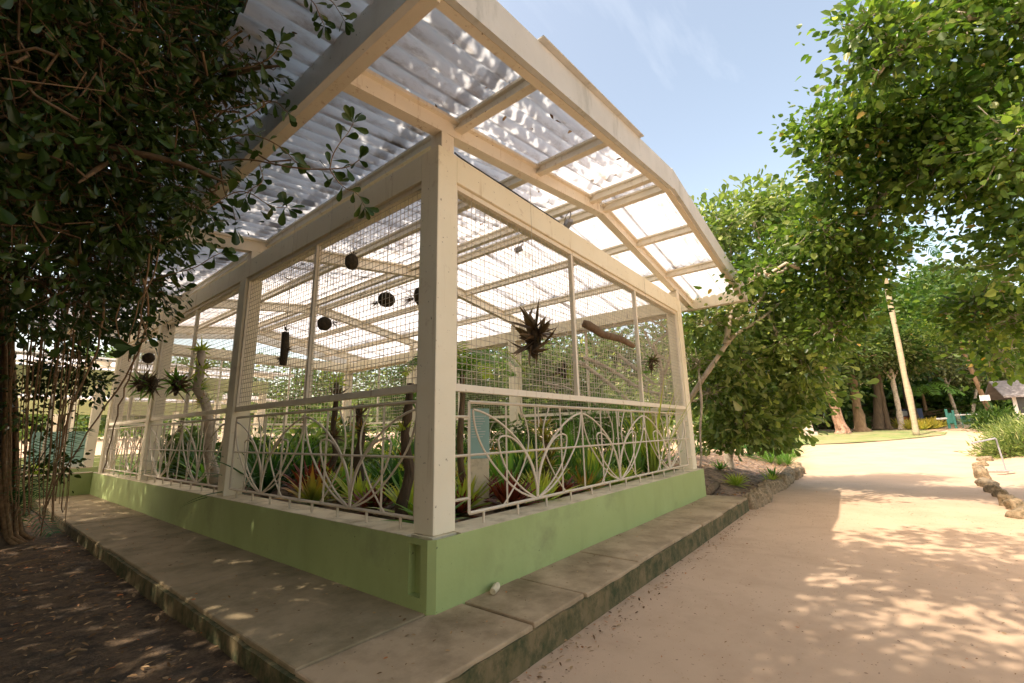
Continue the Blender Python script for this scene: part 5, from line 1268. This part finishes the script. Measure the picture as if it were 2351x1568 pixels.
# far trees
ft = [  # u, v(base of crown centre), depth, radius, height radius, clumps, leaf material, label
    (1840, 860, 38, 4.0, 3.4, 130, 'lf_far', 'darker rounded tree behind the shrub tree'),
    (1935, 740, 44, 5.0, 3.6, 140, 'lf_far', 'tree crown high above the reddish trunk'),
    (2060, 760, 40, 4.2, 3.8, 130, 'lf_hedge', 'deep green tree crown behind the palm trunk'),
    (2120, 700, 46, 4.5, 4.0, 140, 'lf_hedge', 'dark green rounded crown right of the palm trunk'),
    (2190, 680, 56, 6.0, 4.5, 150, 'lf_dull', 'hazy yellow green crown against the sky'),
    (2180, 810, 48, 4.8, 4.0, 140, 'lf_dull', 'brownish dry looking tree above the banana palm'),
    (2270, 800, 50, 5.5, 4.5, 150, 'lf_dull', 'sparse grey green tree behind the leaning pale trunks'),
    (2330, 790, 46, 5.0, 4.4, 140, 'lf_far', 'leafy tree towering over the glazed hut'),
    (2430, 790, 50, 6.0, 4.6, 140, 'lf_far', 'tall tree at the right frame edge behind the hut'),
    (2000, 850, 60, 6.0, 4.0, 130, 'lf_dull', 'olive tree on the slope above the white house'),
    (1780, 800, 48, 6, 5, 120, 'lf_far', 'tree hidden mostly behind the leathery shrub tree'),
    (1650, 820, 40, 5, 4.5, 120, 'lf_far', 'tree behind the pavilion right end'),
    (1500, 850, 36, 5, 4, 120, 'lf_far', 'rounded tree seen through the right mesh'),
    (1330, 870, 34, 5, 3.5, 120, 'lf_far', 'broad tree seen through the middle of the right mesh'),
    (1150, 880, 34, 5, 3.5, 120, 'lf_hedge', 'dark tree seen through the mesh beside the corner post'),
    (950, 900, 44, 6, 3.5, 120, 'lf_far', 'tree far behind the shade house, right side'),
    (700, 905, 50, 7, 4, 120, 'lf_far', 'tree far behind the shade house, middle'),
    (420, 900, 50, 8, 4.5, 120, 'lf_far', 'tree far behind the shade house, left side'),
    (150, 900, 44, 8, 5, 120, 'lf_far', 'tree beyond the low wing at the far left'),
]
for u, v, d, r, rz_, n, lf, lab in ft:
    c = at(u, v, d); base = Vector((c.x, c.y, G(c.x, c.y)-.3))
    tree('tree', lab, 'tree', base, [([base, base.lerp(c, .5)+Vector((.3, .2, 0)), c-Vector((0, 0, rz_*.3))], .4, .2), ([base.lerp(c, .6), c+Vector((r*.4, 0, 0))], .16, .05), ([base.lerp(c, .6), c+Vector((-r*.4, r*.2, .3))], .16, .05)],
         [(c, (r, r, rz_), n), (c+Vector((r*.5, -r*.3, rz_*.5)), (r*.6, r*.6, rz_*.5), n//2), (c-Vector((r*.3, -r*.4, rz_*.4)), (r*.7, r*.7, rz_*.5), n//2)],
         M_['darkbark'], M_[lf], lpc=20, cr=.85, L=.42, asp=.62, group='trees beyond the garden', bits=6, tw=.03, tn=3)
# wooded hill closing the view
hb = MB(); nA, nRr = 90, 9
for i in range(nA+1):
    a = R(-75+i*190/nA)
    for j in range(nRr+1):
        rr = 62+j*9; h = 1.2+14*sstep(0, 1, j/nRr)*(.75+.35*mnoise.noise(Vector((math.cos(a)*3, math.sin(a)*3, 0))))
        hb.v.append((CAM.x+rr*math.cos(a), CAM.y+rr*math.sin(a), h+.8*mnoise.noise(Vector((a*14, j*.9, 2)))-2.5)); hb.a.append(0)
for i in range(nA):
    for j in range(nRr): q = i*(nRr+1)+j; hb.f.append((q, q+1, q+nRr+2, q+nRr+1))
tag(hb.build('wooded_hill', surf('hill_scrub', (.03, .06, .015), (.10, .14, .05), 1.2, .95, 1, 3, bdist=.6), smooth=True), kind='structure')
P = []
for k in range(26000):
    a = R(random.uniform(-75, 115)); j = random.random()**.8*nRr; rr = 62+j*9
    h = 1.2+14*sstep(0, 1, j/nRr)*(.75+.35*mnoise.noise(Vector((math.cos(a)*3, math.sin(a)*3, 0))))-2.5
    P.append((CAM.x+rr*math.cos(a), CAM.y+rr*math.sin(a), h+random.uniform(-.3, 2.2)*(1+mnoise.noise(Vector((a*40, j*2, 0))))))
P = np.array(P); n = len(P); D = RNG.normal(size=(n, 3)); D[:, 2] *= .5
o = leaf_mesh('hill_wood', M_['lf_far'], None, P, D, RNG.normal(size=(n, 3))*.6+np.array([0, 0, .8]), RNG.uniform(.9, 1.9, n), RNG.uniform(.6, 1.1, n), np.clip(RNG.normal(.45, .2, n), 0, 1))
tag(o, kind='stuff')

# ---------------------------------------------------------------- ground litter
def litter(name, poly, n, zf, L, seed, m='drylf', dens=None):
    rg = np.random.default_rng(seed); x0 = min(p[0] for p in poly); x1 = max(p[0] for p in poly); y0 = min(p[1] for p in poly); y1 = max(p[1] for p in poly)
    P = []
    while len(P) < n:
        x, y = rg.uniform(x0, x1), rg.uniform(y0, y1); c = False; k = len(poly)
        for i in range(k):
            a = poly[i]; q = poly[(i+1) % k]
            if (a[1] > y) != (q[1] > y) and x < (q[0]-a[0])*(y-a[1])/(q[1]-a[1])+a[0]: c = not c
        if c: P.append((x, y, zf(x, y)))
    P = np.array(P); D = rg.normal(size=(n, 3)); D[:, 2] = rg.normal(size=n)*.15
    LL = L*rg.uniform(.4, 1.5, n)
    o = leaf_mesh(name, M_[m], None, P, D, np.array([0, 0, 1.])+rg.normal(size=(n, 3))*.25, LL, LL*rg.uniform(.3, .6, n), rg.random(n), 'lance', fold=.2, sag=-.05)
    return tag(o, kind='stuff')
litter('fallen_leaves', [(-1.06, -.9), (-1.06, 13), (-7, 13), (-7, -6), (-3.0, -6), (-1.9, -3.5)], 9500, lambda x, y: -.165+.035*mnoise.noise(Vector((x*1.6, y*1.6, 1.3)))+.014, .05, 5)
litter('path_debris', [(-1, -.8), (14, -.8), (14, -4.8), (8, -5), (-1, -6)], 620, lambda x, y: G(x, y)+.012*mnoise.noise(Vector((x*.35, y*.35, 0)))+.008, .024, 6)
litter('path_grit', [(-1.5, -.8), (10, -.8), (10, -4.8), (5, -5), (-1.5, -4)], 4200, lambda x, y: G(x, y)+.012*mnoise.noise(Vector((x*.35, y*.35, 0)))+.006, .014, 16)
litter('kerb_litter', [(-.6, -.76), (8, -.76), (8, -.95), (-.6, -1.02)], 420, lambda x, y: G(x, y)+.012*mnoise.noise(Vector((x*.35, y*.35, 0)))+.01, .035, 18)
litter('walkway_debris', [(-1, -.7), (7, -.7), (7, -.03), (-.03, -.03), (-.03, 12), (-1, 12)], 420, lambda x, y: .006, .03, 8)
litter('bed_litter', [(7.8, -.5), (20, -.4), (20, 8), (7.8, 8)], 2600, lambda x, y: mound(x, y)+.05*mnoise.noise(Vector((x*1.5, y*1.5, 2)))+.02, .09, 9)
litter('bed_litter', [(.4, .4), (7.1, .4), (7.1, 13), (.4, 13)], 3000, lambda x, y: .5+.02*math.sin(x*7+y*5), .07, 10)
litter('roof_litter', [(-1.5, -.9), (3.2, -.9), (3.2, 9), (-1.5, 9)], 260, lambda x, y: zr(x)+.262+AMP*(1+math.cos(2*math.pi*y/PER))+.022, .10, 11)
for i, (a, c, r) in enumerate((((150, 1505), (200, 1492), .012), ((395, 1385), (440, 1340), .006), ((480, 1490), (560, 1475), .008), ((20, 1300), (130, 1280), .008))):
    def sg(u, v):
        D = FWD+RGT*((u-1175.5)/FPX)-UPV*((v-784)/FPX); k_ = (-.15-1.4)/D.z; return CAM+D*k_
    A = sg(*a); Bv = sg(*c)
    tag(MB().tube([A, (A+Bv)/2+Vector((0, 0, .02)), Bv], [r*.7, r, r*.5], 6).build('fallen_twig', M_['root'], smooth=True), ['thick pale twig lying on the dark soil near the lower left', 'thin curved twig beside the walkway edge', 'short brown twig on the soil below the walkway', 'long twig on the soil at the left frame edge'][i], 'twig')
